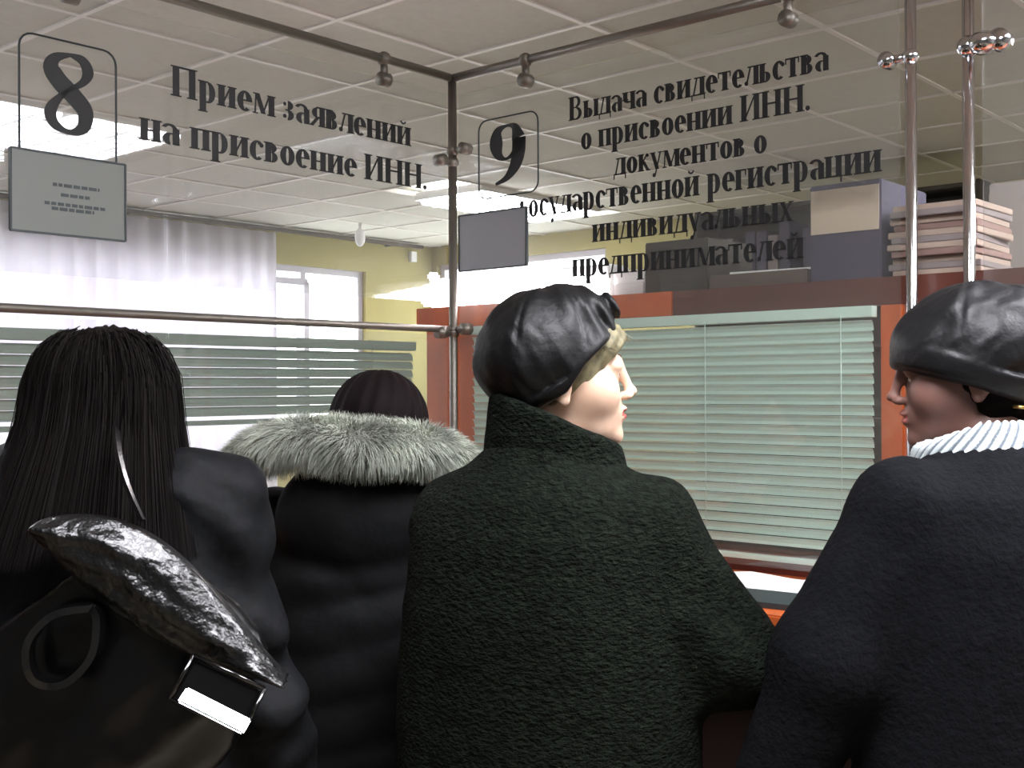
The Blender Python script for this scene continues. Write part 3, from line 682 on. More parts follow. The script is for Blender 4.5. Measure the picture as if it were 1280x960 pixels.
def head_sdf(H, smile=0):
    d = ell(H, (0, -.014, .035), (.077, .096, .088))
    d = smin(d, ell(H, (0, .028, -.028), (.061, .064, .085)), .03)
    d = smin(d, ell(H, (0, .048, -.078), (.040, .036, .030)), .03)
    d = smin(d, ell(H, (0, .082, -.096), (.017, .014, .015)), .018)
    for s in (-1, 1):
        d = smin(d, ell(H, (s*.04, .055, -.028), (.028, .03, .03)), .025)
        d = smax(d, -ell(H, (s*.033, .104, .006), (.017, .016, .012)), .009)
        d = smin(d, ell(H, (s*.031, .0775, .004), (.0145, .0135, .0125)), .003)
        d = smin(d, ell(H, (s*.031, .0815, .0115), (.017, .012, .006)), .004)   # upper lid
    d = smin(d, cap(H, (-.032, .083, .024), (.032, .083, .024), .011, .011), .018)
    d = smin(d, cap(H, (0, .0935, .022), (0, .1115, -.024), .0080, .0072), .012)
    d = smin(d, ell(H, (0, .1135, -.027), (.0088, .0100, .0075)), .006)
    for s in (-1, 1): d = smin(d, ell(H, (s*.0115, .104, -.033), (.0075, .011, .0075)), .005)
    d = smin(d, ell(H, (0, .080, -.058), (.027, .018, .022)), .012)
    d = smin(d, ell(H, (0, .0985, -.0545), (.019, .0065, .0055)), .004)
    d = smin(d, ell(H, (0, .0965, -.0665), (.017, .0075, .0065)), .004)
    d = smax(d, -ell(H, (0, .104, -.0605), (.024+smile*.005, .0075, .0018)), .003)
    for s in (-1, 1):                       # ears
        e = ell(H, (s*.0795, -.010, -.006), (.0085, .019, .031), rx=.15); e = smax(e, -ell(H, (s*.090, -.007, -.002), (.008, .010, .018)), .005)
        e = smin(e, ell(H, (s*.078, -.004, -.034), (.006, .009, .010)), .006); d = smin(d, e, .006)
    return d
def strands(name, gen, n, wd, m, parent, kind=None):
    V = []; Fc = []
    for _ in range(n):
        pts, k = gen(); base = len(V); q = Vector((random.gauss(0, 1), random.gauss(0, 1), random.gauss(0, 1)))
        for i, p in enumerate(pts):
            t = Vector(pts[min(i+1, len(pts)-1)])-Vector(pts[max(i-1, 0)]); sd = t.cross(q)
            if sd.length < 1e-9: sd = Vector((1, 0, 0))
            sd = sd.normalized()*wd*k*(1-.85*i/(len(pts)-1)); V.append(tuple(Vector(p)-sd)); V.append(tuple(Vector(p)+sd))
        for i in range(len(pts)-1): Fc.append((base+2*i, base+2*i+1, base+2*i+3, base+2*i+2))
    me = bpy.data.meshes.new(name); me.from_pydata(V, [], Fc); o = link(name, me, m, parent, True); o['kind'] = 'stuff'; return o
def hand_sdf(P, sx):                        # wrist at 0, fingers along +y, palm down, thumb on side sx
    d = ell(P, (0, .045, 0), (.040, .050, .015)); d = smin(d, cap(P, (0, -.03, 0), (0, .02, 0), .026, .027), .015)
    for i, (x, L) in enumerate(((-.029, .062), (-.010, .074), (.010, .070), (.028, .054))):
        x = x*-sx; a = (x, .083, 0); b = (x*1.1, .083+L*.5, .004); c = (x*1.12, .083+L*.85, -.008)
        d = smin(d, cap(P, (x*.8, .05, 0), a, .0095, .009), .006); d = smin(d, cap(P, a, b, .009, .0083), .003); d = smin(d, cap(P, b, c, .0083, .0072), .003)
    d = smin(d, cap(P, (sx*.024, .015, -.004), (sx*.055, .05, -.01), .013, .010), .01); d = smin(d, cap(P, (sx*.055, .05, -.01), (sx*.062, .078, -.012), .010, .008), .004); return d
HAND = {}
def hand(parent, pos, rot, sx, m):
    key = (sx, m.name)
    if key not in HAND:
        o = sdfo('gloved_hand', lambda X, Y, Z: hand_sdf((X, Y, Z), sx), ax(-.085, .085, .0045), ax(-.07, .18, .0045), ax(-.04, .035, .0045), m, parent, 1); HAND[key] = o
    else: o = bpy.data.objects.new('gloved_hand', HAND[key].data); COL.objects.link(o); o.parent = parent
    o.location = pos; o.rotation_euler = rot; return o
def legs_parts(root, hip, ws=.09):
    def tr(X, Y, Z):
        P = (X, Y, Z); d = cap(P, (-ws, 0, hip), (-ws, .01, .48), .095, .07); d = smin(d, cap(P, (-ws, .01, .48), (-ws, 0, .10), .07, .055), .02)
        e = cap(P, (ws, 0, hip), (ws, .01, .48), .095, .07); e = smin(e, cap(P, (ws, .01, .48), (ws, 0, .10), .07, .055), .02)
        return smin(smin(d, e, .02), ell(P, (0, 0, hip+.06), (.17, .12, .14)), .06)
    sdfo('trousers', tr, ax(-.26, .26, .017), ax(-.17, .17, .017), ax(.02, hip+.25, .02), M['trous'], root, 1)
    for s in (-1, 1):
        def bt(X, Y, Z, s=s):
            P = (X, Y, Z); d = cap(P, (s*ws, 0, .2), (s*ws, 0, .05), .062, .045); d = smin(d, ell(P, (s*ws, .07, .035), (.045, .13, .045)), .03); return smax(d, -Z+.0, .004)
        sdfo('boot', bt, ax(s*ws-.1, s*ws+.1, .01), ax(-.1, .23, .01), ax(-.02, .28, .012), M['boot'], root, 1)
def body_part(root, H, Hm, shz, arms, skin, headc, z0=1.25, smile=0):
    def f(X, Y, Z):
        P = (X, Y, Z); Hp = H(P); d = head_sdf(Hp, smile); n = np.array(Hm @ Vector((0, -.025, -.06)))
        d = smin(d, cap(P, tuple(n), (headc[0]*.5, headc[1]*.5-.01, shz+.01), .049, .056), .02)
        b = ell(P, (0, 0, shz-.18), (.155, .10, .23)); b = smin(b, ell(P, (0, 0, shz-.48), (.15, .10, .2)), .08); b = smin(b, cap(P, (-.13, 0, shz-.05), (.13, 0, shz-.05), .05, .05), .04)
        for a in arms:
            b = smin(b, cap(P, a[0], a[1], .042, .036), .03); b = smin(b, cap(P, a[1], a[2], .036, .026), .01)
        hp = shz-.55
        for s in (-1, 1): b = smin(b, cap(P, (s*.085, 0, hp), (s*.09, .005, .48), .07, .048), .04); b = smin(b, cap(P, (s*.09, .005, .48), (s*.09, 0, .08), .048, .034), .01)
        return smin(d, b, .02)
    hx, hy, hz = headc
    return sdfo('body', f, ax(-.45, .45, .02, (hx-.13, hx+.13, .0034)), ax(-.3, .52, .02, (hy-.13, hy+.14, .0034)), ax(.04, hz+.14, .022, (hz-.14, hz+.14, .0034)), skin, root, 1)
def eyes(root, Hm, skin):
    for s in (-1, 1):
        bm = bmesh.new(); ball(bm, (0, 0, 0), .0115, (1, 1, 1), 16); o = obj('eyeball', bm, M['eyew'], root, True); o.matrix_local = Hm @ Matrix.Translation((s*.031, .0795, .002))
        bm = bmesh.new(); ball(bm, (0, .0085, 0), .0048, (1, .8, 1), 12); obj('iris', bm, M['iris'], o, True)
def eyebrows(root, Hm, m):
    for s in (-1, 1):
        bm = bmesh.new(); tube(bm, [Hm @ Vector((s*x, y, z)) for x, y, z in ((.014, .0955, .0275), (.024, .0945, .0305), (.036, .0885, .031), (.047, .078, .0275))], [.002, .0026, .0024, .001], 6); obj('eyebrow', bm, m, root, True)
def lips_of(body, Hm, zones):
    me = body.data; inv = Hm.inverted(); co = np.empty(len(me.vertices)*3, np.float32); me.vertices.foreach_get('co', co); co = co.reshape(-1, 3)
    R = np.array(inv.to_3x3()); t = np.array(inv.translation); h = co @ R.T+t
    me.materials.append(M['lips']); inl = ((h[:, 0]/.022)**2+((h[:, 2]+.0605)/.0115)**2 < 1) & (h[:, 1] > .088)
    pv = np.empty(len(me.loops), np.int32); me.loops.foreach_get('vertex_index', pv); pv = pv.reshape(-1, 4); sel = inl[pv].all(1); me.polygons.foreach_set('material_index', sel.astype(np.int32))
def headgrid(c, r=.2, h=.004): return ax(c[0]-r, c[0]+r, h), ax(c[1]-r, c[1]+r, h), ax(c[2]-r, c[2]+r, h)

# ================= woman with dark green coat (centre), head turned right
def heading(deg): return R_(deg-90)         # rotation that turns +Y to this heading from +X
hy = 70
p = atY(700, 473, 1.83); yaw = heading(hy); base = Vector((p.x-.025, p.y-.02, 0))
cw = empty('person', base, yaw); tag(cw, 'woman in dark green textured coat and black leather hat, face in profile to the right', 'person')
inv = Matrix.Rotation(-yaw, 3, 'Z'); hc = inv @ (Vector((p.x, p.y, 0))-base); hc = (hc.x, hc.y, p.z)
H, Hm = rotfrom(R_(4-hy), R_(3), 0, hc)
armR = [(.165, .01, 1.285), (.275, .03, 1.085), (.2, .29, 1.09)]; armL = [(-.155, .02, 1.285), (-.18, .1, 1.08), (-.10, .30, 1.09)]
b_ = body_part(cw, H, Hm, 1.34, [armR, armL], M['skin'], hc, smile=1); lips_of(b_, Hm, None); eyes(cw, Hm, 'skin'); eyebrows(cw, Hm, M['brown'])
def coat_c(X, Y, Z):
    P = (X, Y, Z)
    d = loft(P, [(.42, 0, 0, .27, .19), (.8, 0, 0, .25, .175), (1.0, 0, -.005, .242, .165), (1.15, 0, -.01, .232, .16), (1.27, 0, -.01, .218, .148), (1.325, 0, -.008, .196, .13), (1.355, 0, .0, .162, .115), (1.385, 0, .01, .12, .1), (1.41, 0, .01, .095, .09)])
    for A in (armR, armL):
        s = 1 if A is armR else -1; e = cap(P, (s*.12, -.005, 1.28), A[0], .06, .07); e = smin(e, cap(P, A[0], A[1], .074, .078), .03); e = smin(e, cap(P, A[1], tuple(A[2][i]*.92+A[1][i]*.08 for i in range(3)), .075, .06), .03)
        e = e-.006*np.sin(Z*46+X*30+2.0*np.sin(Y*20))*np.clip((1.34-Z)*6, 0, 1)
        d = smin(d, e, .03)
    d = d-.006*vnoise(X*22, Y*22, Z*12, 1)-.002*vnoise(X*90, Y*90, Z*90, 2)
    return d
sdfo('coat', coat_c, ax(-.42, .46, .0105), ax(-.26, .42, .0105), ax(.38, 1.45, .0115), M['green'], cw, 1)
def collar_c(X, Y, Z):
    P = (X, Y, Z); h = H(P); c = (hc[0]*.5, hc[1]*.6)
    d = loft(P, [(1.34, c[0], c[1]-.0, .125, .108), (1.40, c[0], c[1], .112, .10), (1.50, hc[0], hc[1]-.012, .108, .104)])
    top = (h[2]+.066)+(h[1])*.5           # slanting top edge, lower under the chin
    d = smax(d, top, .012); inner = loft(P, [(1.3, c[0], c[1], .09, .075), (1.40, c[0], c[1], .09, .075), (1.56, hc[0], hc[1]-.01, .083, .08)])
    return smax(d, -inner, .008)-.0015*vnoise(X*90, Y*90, Z*90, 3)
sdfo('collar', collar_c, ax(-.2, .2, .007), ax(-.2, .2, .007), ax(1.32, 1.53, .007), M['green'], cw, 1)
hand(cw, (armR[2][0], armR[2][1]-.02, armR[2][2]+.0), (0, 0, .35), -1, M['boot']); hand(cw, (armL[2][0], armL[2][1]-.02, armL[2][2]), (0, 0, -.35), 1, M['boot'])
legs_parts(cw, .82)
def cut_c(h): return np.interp(h[1], [-.13, -.073, 0, .03, .085, .13], [-.088, -.064, -.022, .020, .066, .092])-h[2]
def hat_c(X, Y, Z):
    h = H((X, Y, Z)); d = ell(h, (0, -.018, .036), (.106, .118, .106)); d = smin(d, ell(h, (0, .02, .105), (.07, .07, .035)), .03)
    az = np.arctan2(h[0], h[1]+.02)
    d = d-.0022*np.cos(az*6)+.003*np.exp(-((np.abs(((az/(2*np.pi)*6+.5) % 1)-.5))/.035)**2)*np.clip((h[2]-.03)*20, 0, 1)
    pl = np.clip((h[1]-.01)*14, 0, 1)*np.clip((h[2]-.05)*20, 0, 1); d = d-.006*pl*np.sin(h[1]*210+h[2]*120)
    d = d-.0035*vnoise(h[0]*45, h[1]*60, h[2]*45, 4)-.0018*vnoise(h[0]*90+3, h[1]*150+h[2]*90, h[2]*70, 7)
    d = smin(d, ell(h, (0, .002, .143), (.012, .012, .007)), .004)
    d = smax(d, cut_c(h), .006)
    # folded band along the edge
    e = np.abs(cut_c(h)+.012)-.012; band = smax(ell(h, (0, -.018, .03), (.109, .120, .106)), e, .006); d = smin(d, band, .003)
    inner = ell(h, (0, -.018, .02), (.075, .095, .075)); return smax(d, -smax(inner, -(h[2]*0+.0)-.05, .01), .003)
sdfo('hat', hat_c, *headgrid(hc, .165, .0038), M['leather'], cw, 1)
def hair_c(X, Y, Z):
    h = H((X, Y, Z)); d = ell(h, (0, -.012, .034), (.0865, .106, .094)); d = smin(d, ell(h, (0, .05, .05), (.068, .062, .045)), .02)
    low = np.interp(h[1], [-.1, 0, .02, .045, .07, .105], [-.09, -.040, -.032, -.020, .018, .052])-h[2]; d = smax(d, low, .006); d = smax(d, -cut_c(h)-.03, .005); d = d-.0016*np.sin((h[1]-h[2]*.7)*330)
    return d
sdfo('hair', hair_c, *headgrid(hc, .15, .0038), M['blonde'], cw, 1)
def gs():
    y = random.uniform(-.01, .10); s = random.choice((-1, 1)); z = float(np.interp(y, [0, .03, .085, .1], [-.022, .020, .060, .066]))+.004; rr = max(0, 1-((y+.012)/.103)**2-((z-.036)/.09)**2)**.5
    x = s*.090*rr; a = Vector((x, y, z+.004)); L = random.uniform(.018, .040)
    dr = Vector((s*.1, -.45, -.75)) if y < .06 else Vector((s*.3, .15+random.uniform(-.3, .3), -.5)); pts = [a+dr*L*t+Vector((s*.004*math.sin(t*3), .006*math.sin(t*4+y*40), 0)) for t in (0, .35, .7, 1)]
    return [Hm @ q for q in pts], 1
strands('loose_hair', gs, 1500, .0009, M['blonde'], cw)

# ================= woman at the right edge, head turned left
hy = 108
p = atY(1210, 468, 1.78); yaw = heading(hy); base = Vector((p.x+.03, p.y-.07, 0))
rw = empty('person', base, yaw); tag(rw, 'woman in charcoal wool coat, ribbed scarf and leather hat looking to the left', 'person')
inv = Matrix.Rotation(-yaw, 3, 'Z'); hc = inv @ (Vector((p.x, p.y, 0))-base); hc = (hc.x, hc.y, p.z)
H, Hm = rotfrom(R_(164-hy), R_(-4), 0, hc)
armL = [(-.185, .0, 1.32), (-.285, .03, 1.10), (-.345, .09, .89)]; armR = [(.19, 0, 1.32), (.26, .04, 1.08), (.15, .28, 1.085)]
b_ = body_part(rw, H, Hm, 1.35, [armR, armL], M['skin2'], hc); lips_of(b_, Hm, None); eyes(rw, Hm, 'skin'); eyebrows(rw, Hm, M['hairb'])
def coat_r(X, Y, Z):
    P = (X, Y, Z)
    d = loft(P, [(.42, .02, 0, .30, .21), (.8, .02, 0, .285, .19), (1.0, .02, -.005, .265, .175), (1.15, .01, -.01, .25, .165), (1.27, 0, -.01, .225, .15), (1.34, 0, -.008, .19, .125), (1.38, 0, .0, .14, .10), (1.41, 0, .01, .10, .09)])
    for A in (armR, armL):
        s = 1 if A is armR else -1; e = cap(P, (s*.15, -.005, 1.315), A[0], .06, .07); e = smin(e, cap(P, A[0], A[1], .072, .082), .03); e = smin(e, cap(P, A[1], tuple(A[2][i]*.92+A[1][i]*.08 for i in range(3)), .082, .068), .03)
        d = smin(d, e, .04)
    return d-.007*vnoise(X*16, Y*16, Z*9, 5)-.0012*vnoise(X*70, Y*70, Z*70, 6)
sdfo('coat', coat_r, ax(-.44, .46, .0105), ax(-.28, .42, .0105), ax(.38, 1.46, .0115), M['charc'], rw, 1)
hand(rw, (armR[2][0], armR[2][1]-.02, armR[2][2]), (0, 0, .3), -1, M['boot']); hand(rw, (armL[2][0]-.01, armL[2][1]+.01, armL[2][2]-.02), (R_(-80), 0, 0), 1, M['boot'])
legs_parts(rw, .84)
# scarf: ribbed tube with alternating rib parts
def scarf_base(X, Y, Z):
    P = (X, Y, Z); c = (hc[0]*.5, hc[1]*.5); d = loft(P, [(1.36, c[0]+.01, c[1]-.012, .135, .118), (1.40, c[0]+.01, c[1]-.01, .128, .112), (1.46, hc[0]*.7, hc[1]*.7, .102, .095)])
    h = H(P); d = smax(d, Z-1.447+.42*np.clip(h[1]+.01, 0, .2), .012); inner = loft(P, [(1.3, c[0], c[1], .085, .075), (1.5, c[0], c[1], .082, .074)]); return smax(d, -inner, .01)
cc_ = (hc[0]*.5, hc[1]*.5)
def scarf_f(X, Y, Z): return scarf_base(X, Y, Z)-.003*np.cos((np.arctan2(X-cc_[0], Y-cc_[1])+(Z-1.4)*6)*46)
o = sdfo('scarf', scarf_f, ax(-.2, .22, .0034), ax(-.2, .2, .0034), ax(1.36, 1.46, .005), M['scarf'], rw, 0)
me = o.data; co = np.empty(len(me.vertices)*3, np.float32); me.vertices.foreach_get('co', co); co = co.reshape(-1, 3)
at_ = me.attributes.new('rib', 'FLOAT', 'POINT'); at_.data.foreach_set('value', (.5+.5*np.cos((np.arctan2(co[:, 0]-cc_[0], co[:, 1]-cc_[1])+(co[:, 2]-1.4)*6)*46)).astype(np.float32))
nt = M['scarf'].node_tree; an = nt.nodes.new('ShaderNodeAttribute'); an.attribute_name = 'rib'; cr = nt.nodes.new('ShaderNodeValToRGB')
cr.color_ramp.elements[0].color = lin((96, 104, 112)); cr.color_ramp.elements[1].color = lin((196, 206, 206)); cr.color_ramp.elements[0].position = .15; cr.color_ramp.elements[1].position = .55
nt.links.new(an.outputs['Fac'], cr.inputs[0]); nt.links.new(cr.outputs[0], nt.nodes['Principled BSDF'].inputs['Base Color'])
def cut_r(h): return -(h[2]+.020-.33*h[1])
def hat_r(X, Y, Z):
    h = H((X, Y, Z)); d = ell(h, (0, -.022, .040), (.114, .132, .101))
    az = np.arctan2(h[0], h[1]+.02)
    d = d-.002*np.cos(az*5)+.0028*np.exp(-((np.abs(((az/(2*np.pi)*5+.5) % 1)-.5))/.035)**2)*np.clip((h[2]-.04)*20, 0, 1)
    d = d-.0045*vnoise(h[0]*34, h[1]*44, h[2]*60, 8)-.002*vnoise(h[0]*90+3, h[1]*110+h[2]*90, h[2]*130, 7); d = smax(d, cut_r(h), .006)
    e = np.abs(cut_r(h)+.020+.006*np.sin(h[1]*25))-.020; band = smax(ell(h, (0, -.020, .03), (.116, .133, .113)), e, .008); d = smin(d, band, .003)
    return smax(d, -ell(h, (0, -.018, .02), (.075, .095, .075)), .003)
sdfo('hat', hat_r, *headgrid(hc, .175, .004), M['leather2'], rw, 1)
def hair_r(X, Y, Z):
    h = H((X, Y, Z)); d = ell(h, (0, -.024, .012), (.086, .098, .105)); low = -(h[2]+.085+.25*(h[1]+.05)); d = smax(d, low, .01); d = smax(d, h[1]-.012-.5*(h[2]+.02), .006)
    e = ell(h, (0, -.012, .033), (.0825, .100, .089)); e = smax(e, h[1]-.04, .01); e = smax(e, -(h[2]+.03), .01); ear = ell(h, (.085, -.008, -.012), (.02, .022, .034)); ear2 = ell(h, (-.085, -.008, -.012), (.02, .022, .034))
    return smax(smin(d, e, .008), -np.minimum(ear, ear2), .004)-.0016*np.sin(h[1]*120+h[2]*300)
sdfo('hair', hair_r, *headgrid(hc, .15, .0042), M['hairb'], rw, 1)
for k, yy in enumerate((-.062, -.092)):
    bm = bmesh.new(); tube(bm, [Hm @ Vector((-.076+k*.012, yy+.011, -.052)), Hm @ Vector((-.082+k*.014, yy, -.054)), Hm @ Vector((-.072+k*.014, yy-.011, -.055))], .0028, 8); obj('hair_clip', bm, M['gold'], rw, True)

# ================= girl with long dark hair at the left
hy = 96
p = atY(140, 528, 1.62); yaw = heading(hy); base = Vector((p.x-.01, p.y-.10, 0))
gl = empty('person', base, yaw); tag(gl, 'person with long dark hair in a black nylon jacket, seen from behind at left', 'person')
inv = Matrix.Rotation(-yaw, 3, 'Z'); hc = inv @ (Vector((p.x, p.y, 0))-base); hc = (hc.x, hc.y, p.z)
H, Hm = rotfrom(R_(4), R_(-22), 0, hc)
armR = [(.165, .02, 1.335), (.225, .04, 1.06), (.265, .17, .86)]; armL = [(-.165, .02, 1.335), (-.225, .04, 1.06), (-.24, .17, .86)]
b_ = body_part(gl, H, Hm, 1.37, [armR, armL], M['skin'], hc); lips_of(b_, Hm, None); eyes(gl, Hm, 'skin')
def jk_l(X, Y, Z):
    P = (X, Y, Z)
    d = loft(P, [(.74, 0, .0, .20, .15), (.85, 0, 0, .195, .15), (1.0, 0, .0, .19, .145), (1.15, 0, .0, .205, .145), (1.29, 0, .01, .205, .135), (1.37, 0, .02, .165, .11), (1.42, 0, .03, .11, .09), (1.45, 0, .05, .08, .08)])
    for A in (armR, armL):
        s = 1 if A is armR else -1; e = cap(P, (s*.13, .01, 1.36), A[0], .06, .068); e = smin(e, cap(P, A[0], A[1], .072, .064), .03); e = smin(e, cap(P, A[1], tuple(A[2][i]*.92+A[1][i]*.08 for i in range(3)), .064, .05), .03)
        e = e-.005*np.sin(Z*60+X*20+2*np.sin(Y*25+X*9))-.003*vnoise(X*60, Y*60, Z*60, 3); d = smin(d, e, .02)
    return d-.010*vnoise(X*22+Z*14, Y*18, Z*30, 9)-.004*vnoise(X*60+Z*40, Y*50, Z*50, 19)-.003*np.sin(Z*70+6*np.sin(X*11+1))*np.clip((1.3-Z)*4, 0, 1)
sdfo('jacket', jk_l, ax(-.36, .40, .0105), ax(-.22, .40, .0105), ax(.70, 1.48, .0105), M['jacket'], gl, 1)
hand(gl, (armR[2][0], armR[2][1]+.01, armR[2][2]-.01), (R_(-50), 0, 0), -1, M['boot']); hand(gl, (armL[2][0], armL[2][1]+.01, armL[2][2]-.01), (R_(-50), 0, 0), 1, M['boot'])
legs_parts(gl, .84)
def hair_l(X, Y, Z):
    P = (X, Y, Z); h = H(P); d = ell(h, (0, -.012, .032), (.094, .110, .100)); d = smax(d, h[1]-.05-.3*(h[2]), .02)
    m1 = cap(P, (hc[0], hc[1]-.05, hc[2]-.02), (hc[0]-.0, hc[1]-.135, hc[2]-.16), .088, .10); m1 = ell(P, (hc[0], hc[1]-.085, hc[2]-.10), (.125, .075, .12), rx=-.35)
    d = smin(d, m1, .04); ang = np.arctan2(X-hc[0], -(Y-hc[1]-.05))
    return d-.003*np.sin(ang*26+2*np.sin(Z*30))-.0015*np.sin(ang*70)
sdfo('long_hair', hair_l, ax(hc[0]-.2, hc[0]+.2, .0055), ax(hc[1]-.25, hc[1]+.13, .0055), ax(hc[2]-.27, hc[2]+.15, .0055), M['hairk'], gl, 1)
def gl_s():
    a = random.uniform(-1.75, 1.75); t0 = random.uniform(0, .5); top = Hm @ Vector((0, -.01, .13)); pts = []
    for k in range(7):
        t = t0+(1.02-t0)*k/6; r = .101*math.sin(min(1.35, .35+t*2.2)) if t < .5 else .098+.042*(t-.5)*2
        z = hc[2]+.125*math.cos(min(1.5, t*2.6)) if t < .5 else hc[2]+.02-(t-.5)*.36
        yb = hc[1]-.022-(.03 if t < .5 else .03+.09*(t-.5)*2)
        pts.append((hc[0]+r*math.sin(a)*(1.02), yb-r*math.cos(a)*.92, z))
    j = [random.gauss(0, .0025) for _ in range(3)]; return [(q[0]+j[0], q[1]+j[1], q[2]+j[2]) for q in pts], 1
strands('hair_strands', gl_s, 2600, .0008, M['hairk'], gl)

# ================= person with the fur-trimmed hood
hy = 97
p = atY(474, 566, 2.30); yaw = heading(hy); base = Vector((p.x-.035, p.y-.03, 0))
fg = empty('person', base, yaw); tag(fg, 'short person with dark hair in a black jacket with pale fur-trimmed hood, seen from behind', 'person')
inv = Matrix.Rotation(-yaw, 3, 'Z'); hc = inv @ (Vector((p.x, p.y, 0))-base); z_top = atY(474, 464, 2.30).z; hc = (hc.x, hc.y+.04, z_top-.128)
H, Hm = rotfrom(R_(-3), R_(-8), 0, hc)
sh_ = hc[2]-.135
armR = [(.17, .0, sh_-.05), (.21, .05, sh_-.30), (.14, .22, 1.07)]; armL = [(-.17, .0, sh_-.05), (-.21, .05, sh_-.30), (-.14, .22, 1.07)]
b_ = body_part(fg, H, Hm, sh_, [armR, armL], M['skin'], hc); lips_of(b_, Hm, None); eyes(fg, Hm, 'skin')
def jk_f(X, Y, Z):
    P = (X, Y, Z); s0 = sh_
    d = loft(P, [(.66, 0, 0, .215, .16), (.85, 0, 0, .21, .16), (1.0, 0, 0, .205, .155), (s0-.13, 0, 0, .205, .15), (s0-.05, 0, 0, .185, .125), (s0, 0, .005, .14, .10), (s0+.05, 0, .01, .09, .085)])
    for A in (armR, armL):
        e = cap(P, A[0], A[1], .078, .07); e = smin(e, cap(P, A[1], tuple(A[2][i]*.92+A[1][i]*.08 for i in range(3)), .07, .055), .03); d = smin(d, e, .02)
    d = d-.008*np.abs(np.sin((Z-.03*np.sin(X*7))*34))-.004*vnoise(X*40, Y*40, Z*50, 11)
    hood = ell(P, (0, -.10, s0-.01), (.155, .085, .13), rx=.15); hood = hood-.006*vnoise(X*26, Y*26, Z*20, 12)
    return smin(d, hood, .015)
sdfo('jacket', jk_f, ax(-.36, .36, .010), ax(-.26, .34, .011), ax(.62, sh_+.14, .010), M['jacket2'], fg, 1)
hand(fg, (armR[2][0], armR[2][1]-.02, armR[2][2]), (0, 0, .2), -1, M['boot']); hand(fg, (armL[2][0], armL[2][1]-.02, armL[2][2]), (0, 0, -.2), 1, M['boot'])
legs_parts(fg, .78)
def hair_f(X, Y, Z):
    h = H((X, Y, Z)); d = ell(h, (0, -.014, .026), (.100, .112, .104)); d = smax(d, h[1]-.055-.3*h[2], .02); d = smin(d, ell(h, (0, -.05, -.06), (.08, .06, .07)), .03)
    return d-.0022*np.sin(np.arctan2(h[0], h[1])*22+h[2]*40)
sdfo('hair', hair_f, *headgrid(hc, .17, .005), M['hairb'], fg, 1)
# the fur band follows a path over the back of the hood, given through the pixels it covers
path = []
Ri = Matrix.Rotation(-yaw, 3, 'Z')
for (px, py, Y, r) in ((283, 585, 2.26, .022), (312, 566, 2.19, .036), (352, 553, 2.13, .044), (400, 550, 2.09, .046), (450, 556, 2.07, .046), (500, 556, 2.09, .044), (545, 563, 2.13, .042), (575, 577, 2.19, .034), (588, 592, 2.26, .02)):
    q = atY(px, py, Y); v = Ri @ (Vector((q.x, q.y, 0))-base); path.append((v.x, v.y, q.z, r))
path = catm(path, 6)
bm = bmesh.new(); tube(bm, [q[:3] for q in path], [q[3]*.8 for q in path], 14); fur = obj('fur_trim', bm, M['furu'], fg, True)
def fs():
    i = random.randrange(len(path)-1); t = random.random(); q = [path[i][k]*(1-t)+path[i+1][k]*t for k in range(4)]
    tan = (Vector(path[i+1][:3])-Vector(path[i][:3])).normalized(); u = tan.cross(Vector((0, 0, 1))).normalized(); v = u.cross(tan); a = random.uniform(0, 2*math.pi)
    n = u*math.cos(a)+v*math.sin(a); c = Vector(q[:3])+n*q[3]*.75; L = random.uniform(.018, .034)*(q[3]/.045)**.5
    cl = .5*math.sin(q[0]*55)+.5*math.sin(q[0]*23+a*2); dr = (n*.9+Vector((0, 0, -.35))+tan*(.55*cl+random.gauss(0, .2))).normalized()
    return [c, c+dr*L*.5, c+dr*L+Vector((0, 0, -.25*L))], 1
strands('fur_hairs', fs, 26000, .0008, M['furc'], fur)

# ================= patent bag on the back of the girl at left
ctr = atY(205, 745, 1.36); bg_ = empty('shoulder_bag', ctr, 0); tag(bg_, 'black patent leather bag with wrinkled flap and buckle, slung on the left person', 'bag')
bg_.rotation_euler = Euler((0, R_(33), R_(6)), 'XYZ')       # local x along the flap, z up, -y to the camera
def bag_f(X, Y, Z):
    P = (X, Y, Z); d = ell(P, (.05, .0, -.11), (.115, .05, .15)); b = np.maximum(np.maximum(np.abs(X-.02-Z*.35)-.10, np.abs(Y)-.03), np.abs(Z+.13)-.12); d = smin(d, b-.012, .04)
    return d-.005*vnoise(X*60, Y*60, Z*45, 15)-.0015*vnoise(X*140, Y*100, Z*120, 5)
sdfo('bag_body', bag_f, ax(-.2, .2, .007), ax(-.085, .08, .007), ax(-.3, .1, .007), M['patent'], bg_, 1)
def flap_f(X, Y, Z):
    t = np.clip((X+.165)/.345, 0, 1); up = .004+.066*np.sin(np.pi*t**.72)**1.1*(1-.3*t); lo = -.030*np.sin(np.pi*t)-.004
    d = np.maximum(Z-up, lo-Z); d = np.maximum(d, np.abs(X-.008)-.17)
    u = np.clip((Z-lo)/(up-lo+1e-4), 0, 1); thk = .012+.022*np.sin(np.pi*np.clip(u, .03, .97))
    w_ = np.sin((Z-X*.12)*190+2.2*np.sin(X*26)+1.2*np.sin(Z*50))*.0022+.0035*vnoise(X*42, Y*40, Z*120+X*20, 16)+.0015*vnoise(X*120, Y*40, Z*200, 6)
    return smax(d*.8, np.abs(Y+.042)-thk-w_*np.clip(u*6, 0, 1)*np.clip((1-u)*6, 0, 1), .007)
sdfo('flap', flap_f, ax(-.21, .21, .0032), ax(-.1, .03, .0036), ax(-.06, .12, .0032), M['patentw'], bg_, 1)
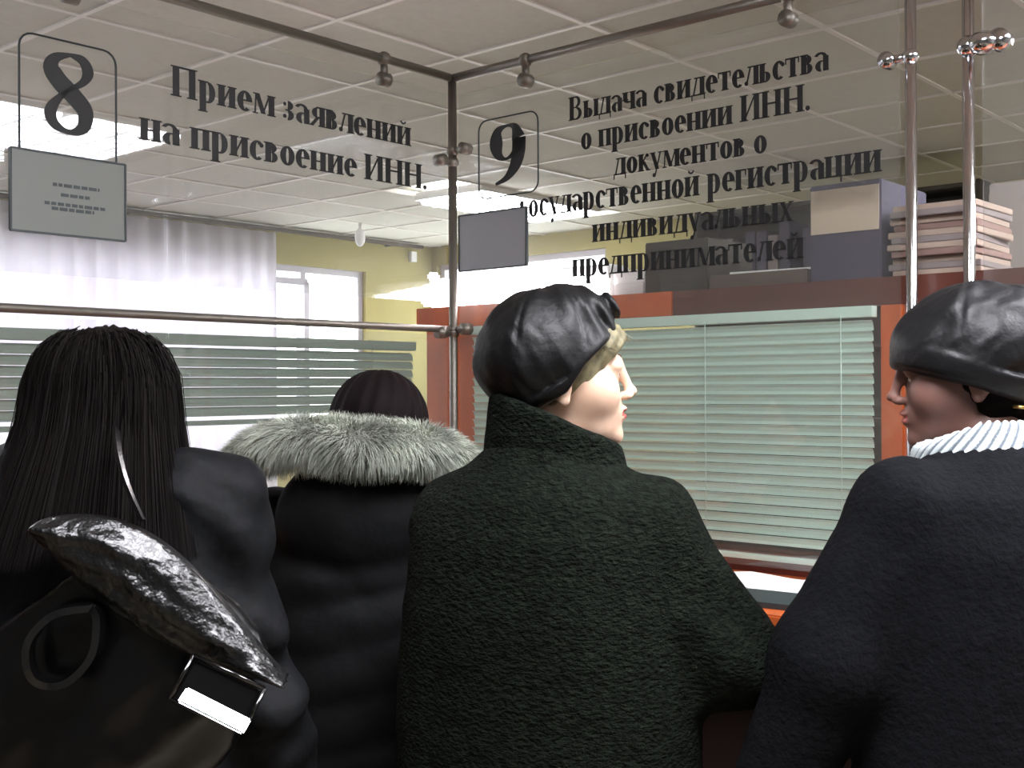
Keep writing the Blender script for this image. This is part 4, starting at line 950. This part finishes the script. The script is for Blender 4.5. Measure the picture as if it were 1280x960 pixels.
def torus_strap(name, pts, w_, t_, m, parent):
    bm = bmesh.new(); P = [Vector(q) for q in catm(pts, 6)]; R4 = []
    for i, q in enumerate(P):
        tn = (P[min(i+1, len(P)-1)]-P[max(i-1, 0)]).normalized(); sd = tn.cross(Vector((0, 1, 0))).normalized(); n_ = sd.cross(tn).normalized()
        R4.append([bm.verts.new(q+n_*a*w_/2+sd*b*t_/2) for a, b in ((-1, -1), (1, -1), (1, 1), (-1, 1))])
    for i in range(len(R4)-1):
        for k in range(4): bm.faces.new((R4[i][k], R4[i][(k+1) % 4], R4[i+1][(k+1) % 4], R4[i+1][k]))
    bm.faces.new(R4[0]); bm.faces.new(R4[-1]); return obj(name, bm, m, parent, False)
torus_strap('strap_loop', [(-.055, -.06, -.035), (-.085, -.075, -.06), (-.09, -.078, -.10), (-.065, -.075, -.13), (-.035, -.07, -.12), (-.025, -.072, -.08), (-.04, -.068, -.045), (-.055, -.06, -.035)], .022, .008, M['patentg'], bg_)
def bag_pt(px, py, Y=1.30):
    q = atY(px, py, Y)-ctr; R = bg_.rotation_euler.to_matrix().transposed(); return R @ q
bp = bag_pt(272, 868, 1.285)
bk_ = boxo('buckle_plate', (0, 0, 0), (.085, .012, .052), M['patent'], bg_, .004); bk_.location = bp; bk_.rotation_euler = (R_(-20), R_(-6), 0)
bm = bmesh.new()
for s in (-1, 1): tube(bm, [(-.044, -.009, s*.026), (.044, -.009, s*.026)], .0028, 8); tube(bm, [(s*.044, -.009, -.026), (s*.044, -.009, .026)], .0028, 8)
obj('buckle_rim', bm, M['patentg'], bk_, True)
cb = boxo('chrome_bar', (0, 0, 0), (.080, .006, .020), M['chrome'], bk_, .002); cb['label'] = 'chrome bar'
sc.view_layers[0].update()
q = atY(268, 889, 1.262); nrm = Vector((.327, -.677, .66)).normalized(); xa = (atY(303, 906, 1.26)-atY(233, 870, 1.26)); xa = (xa-nrm*xa.dot(nrm)).normalized(); za = xa.cross(-nrm).normalized()
Mw = Matrix.Translation(q) @ Matrix((xa, -nrm, za)).transposed().to_4x4()
Rb = Matrix.Translation(ctr) @ bg_.rotation_euler.to_matrix().to_4x4(); Rk = Rb @ Matrix.Translation(bp) @ Euler((R_(-20), R_(-6), 0)).to_matrix().to_4x4()
cb.matrix_local = Rk.inverted() @ Mw
torus_strap('shoulder_strap', [tuple(bag_pt(*q)) for q in ((178, 650, 1.31), (165, 622, 1.315), (155, 595, 1.335), (148, 565, 1.37), (145, 535, 1.42))], .012, .004, M['patent'], bg_)
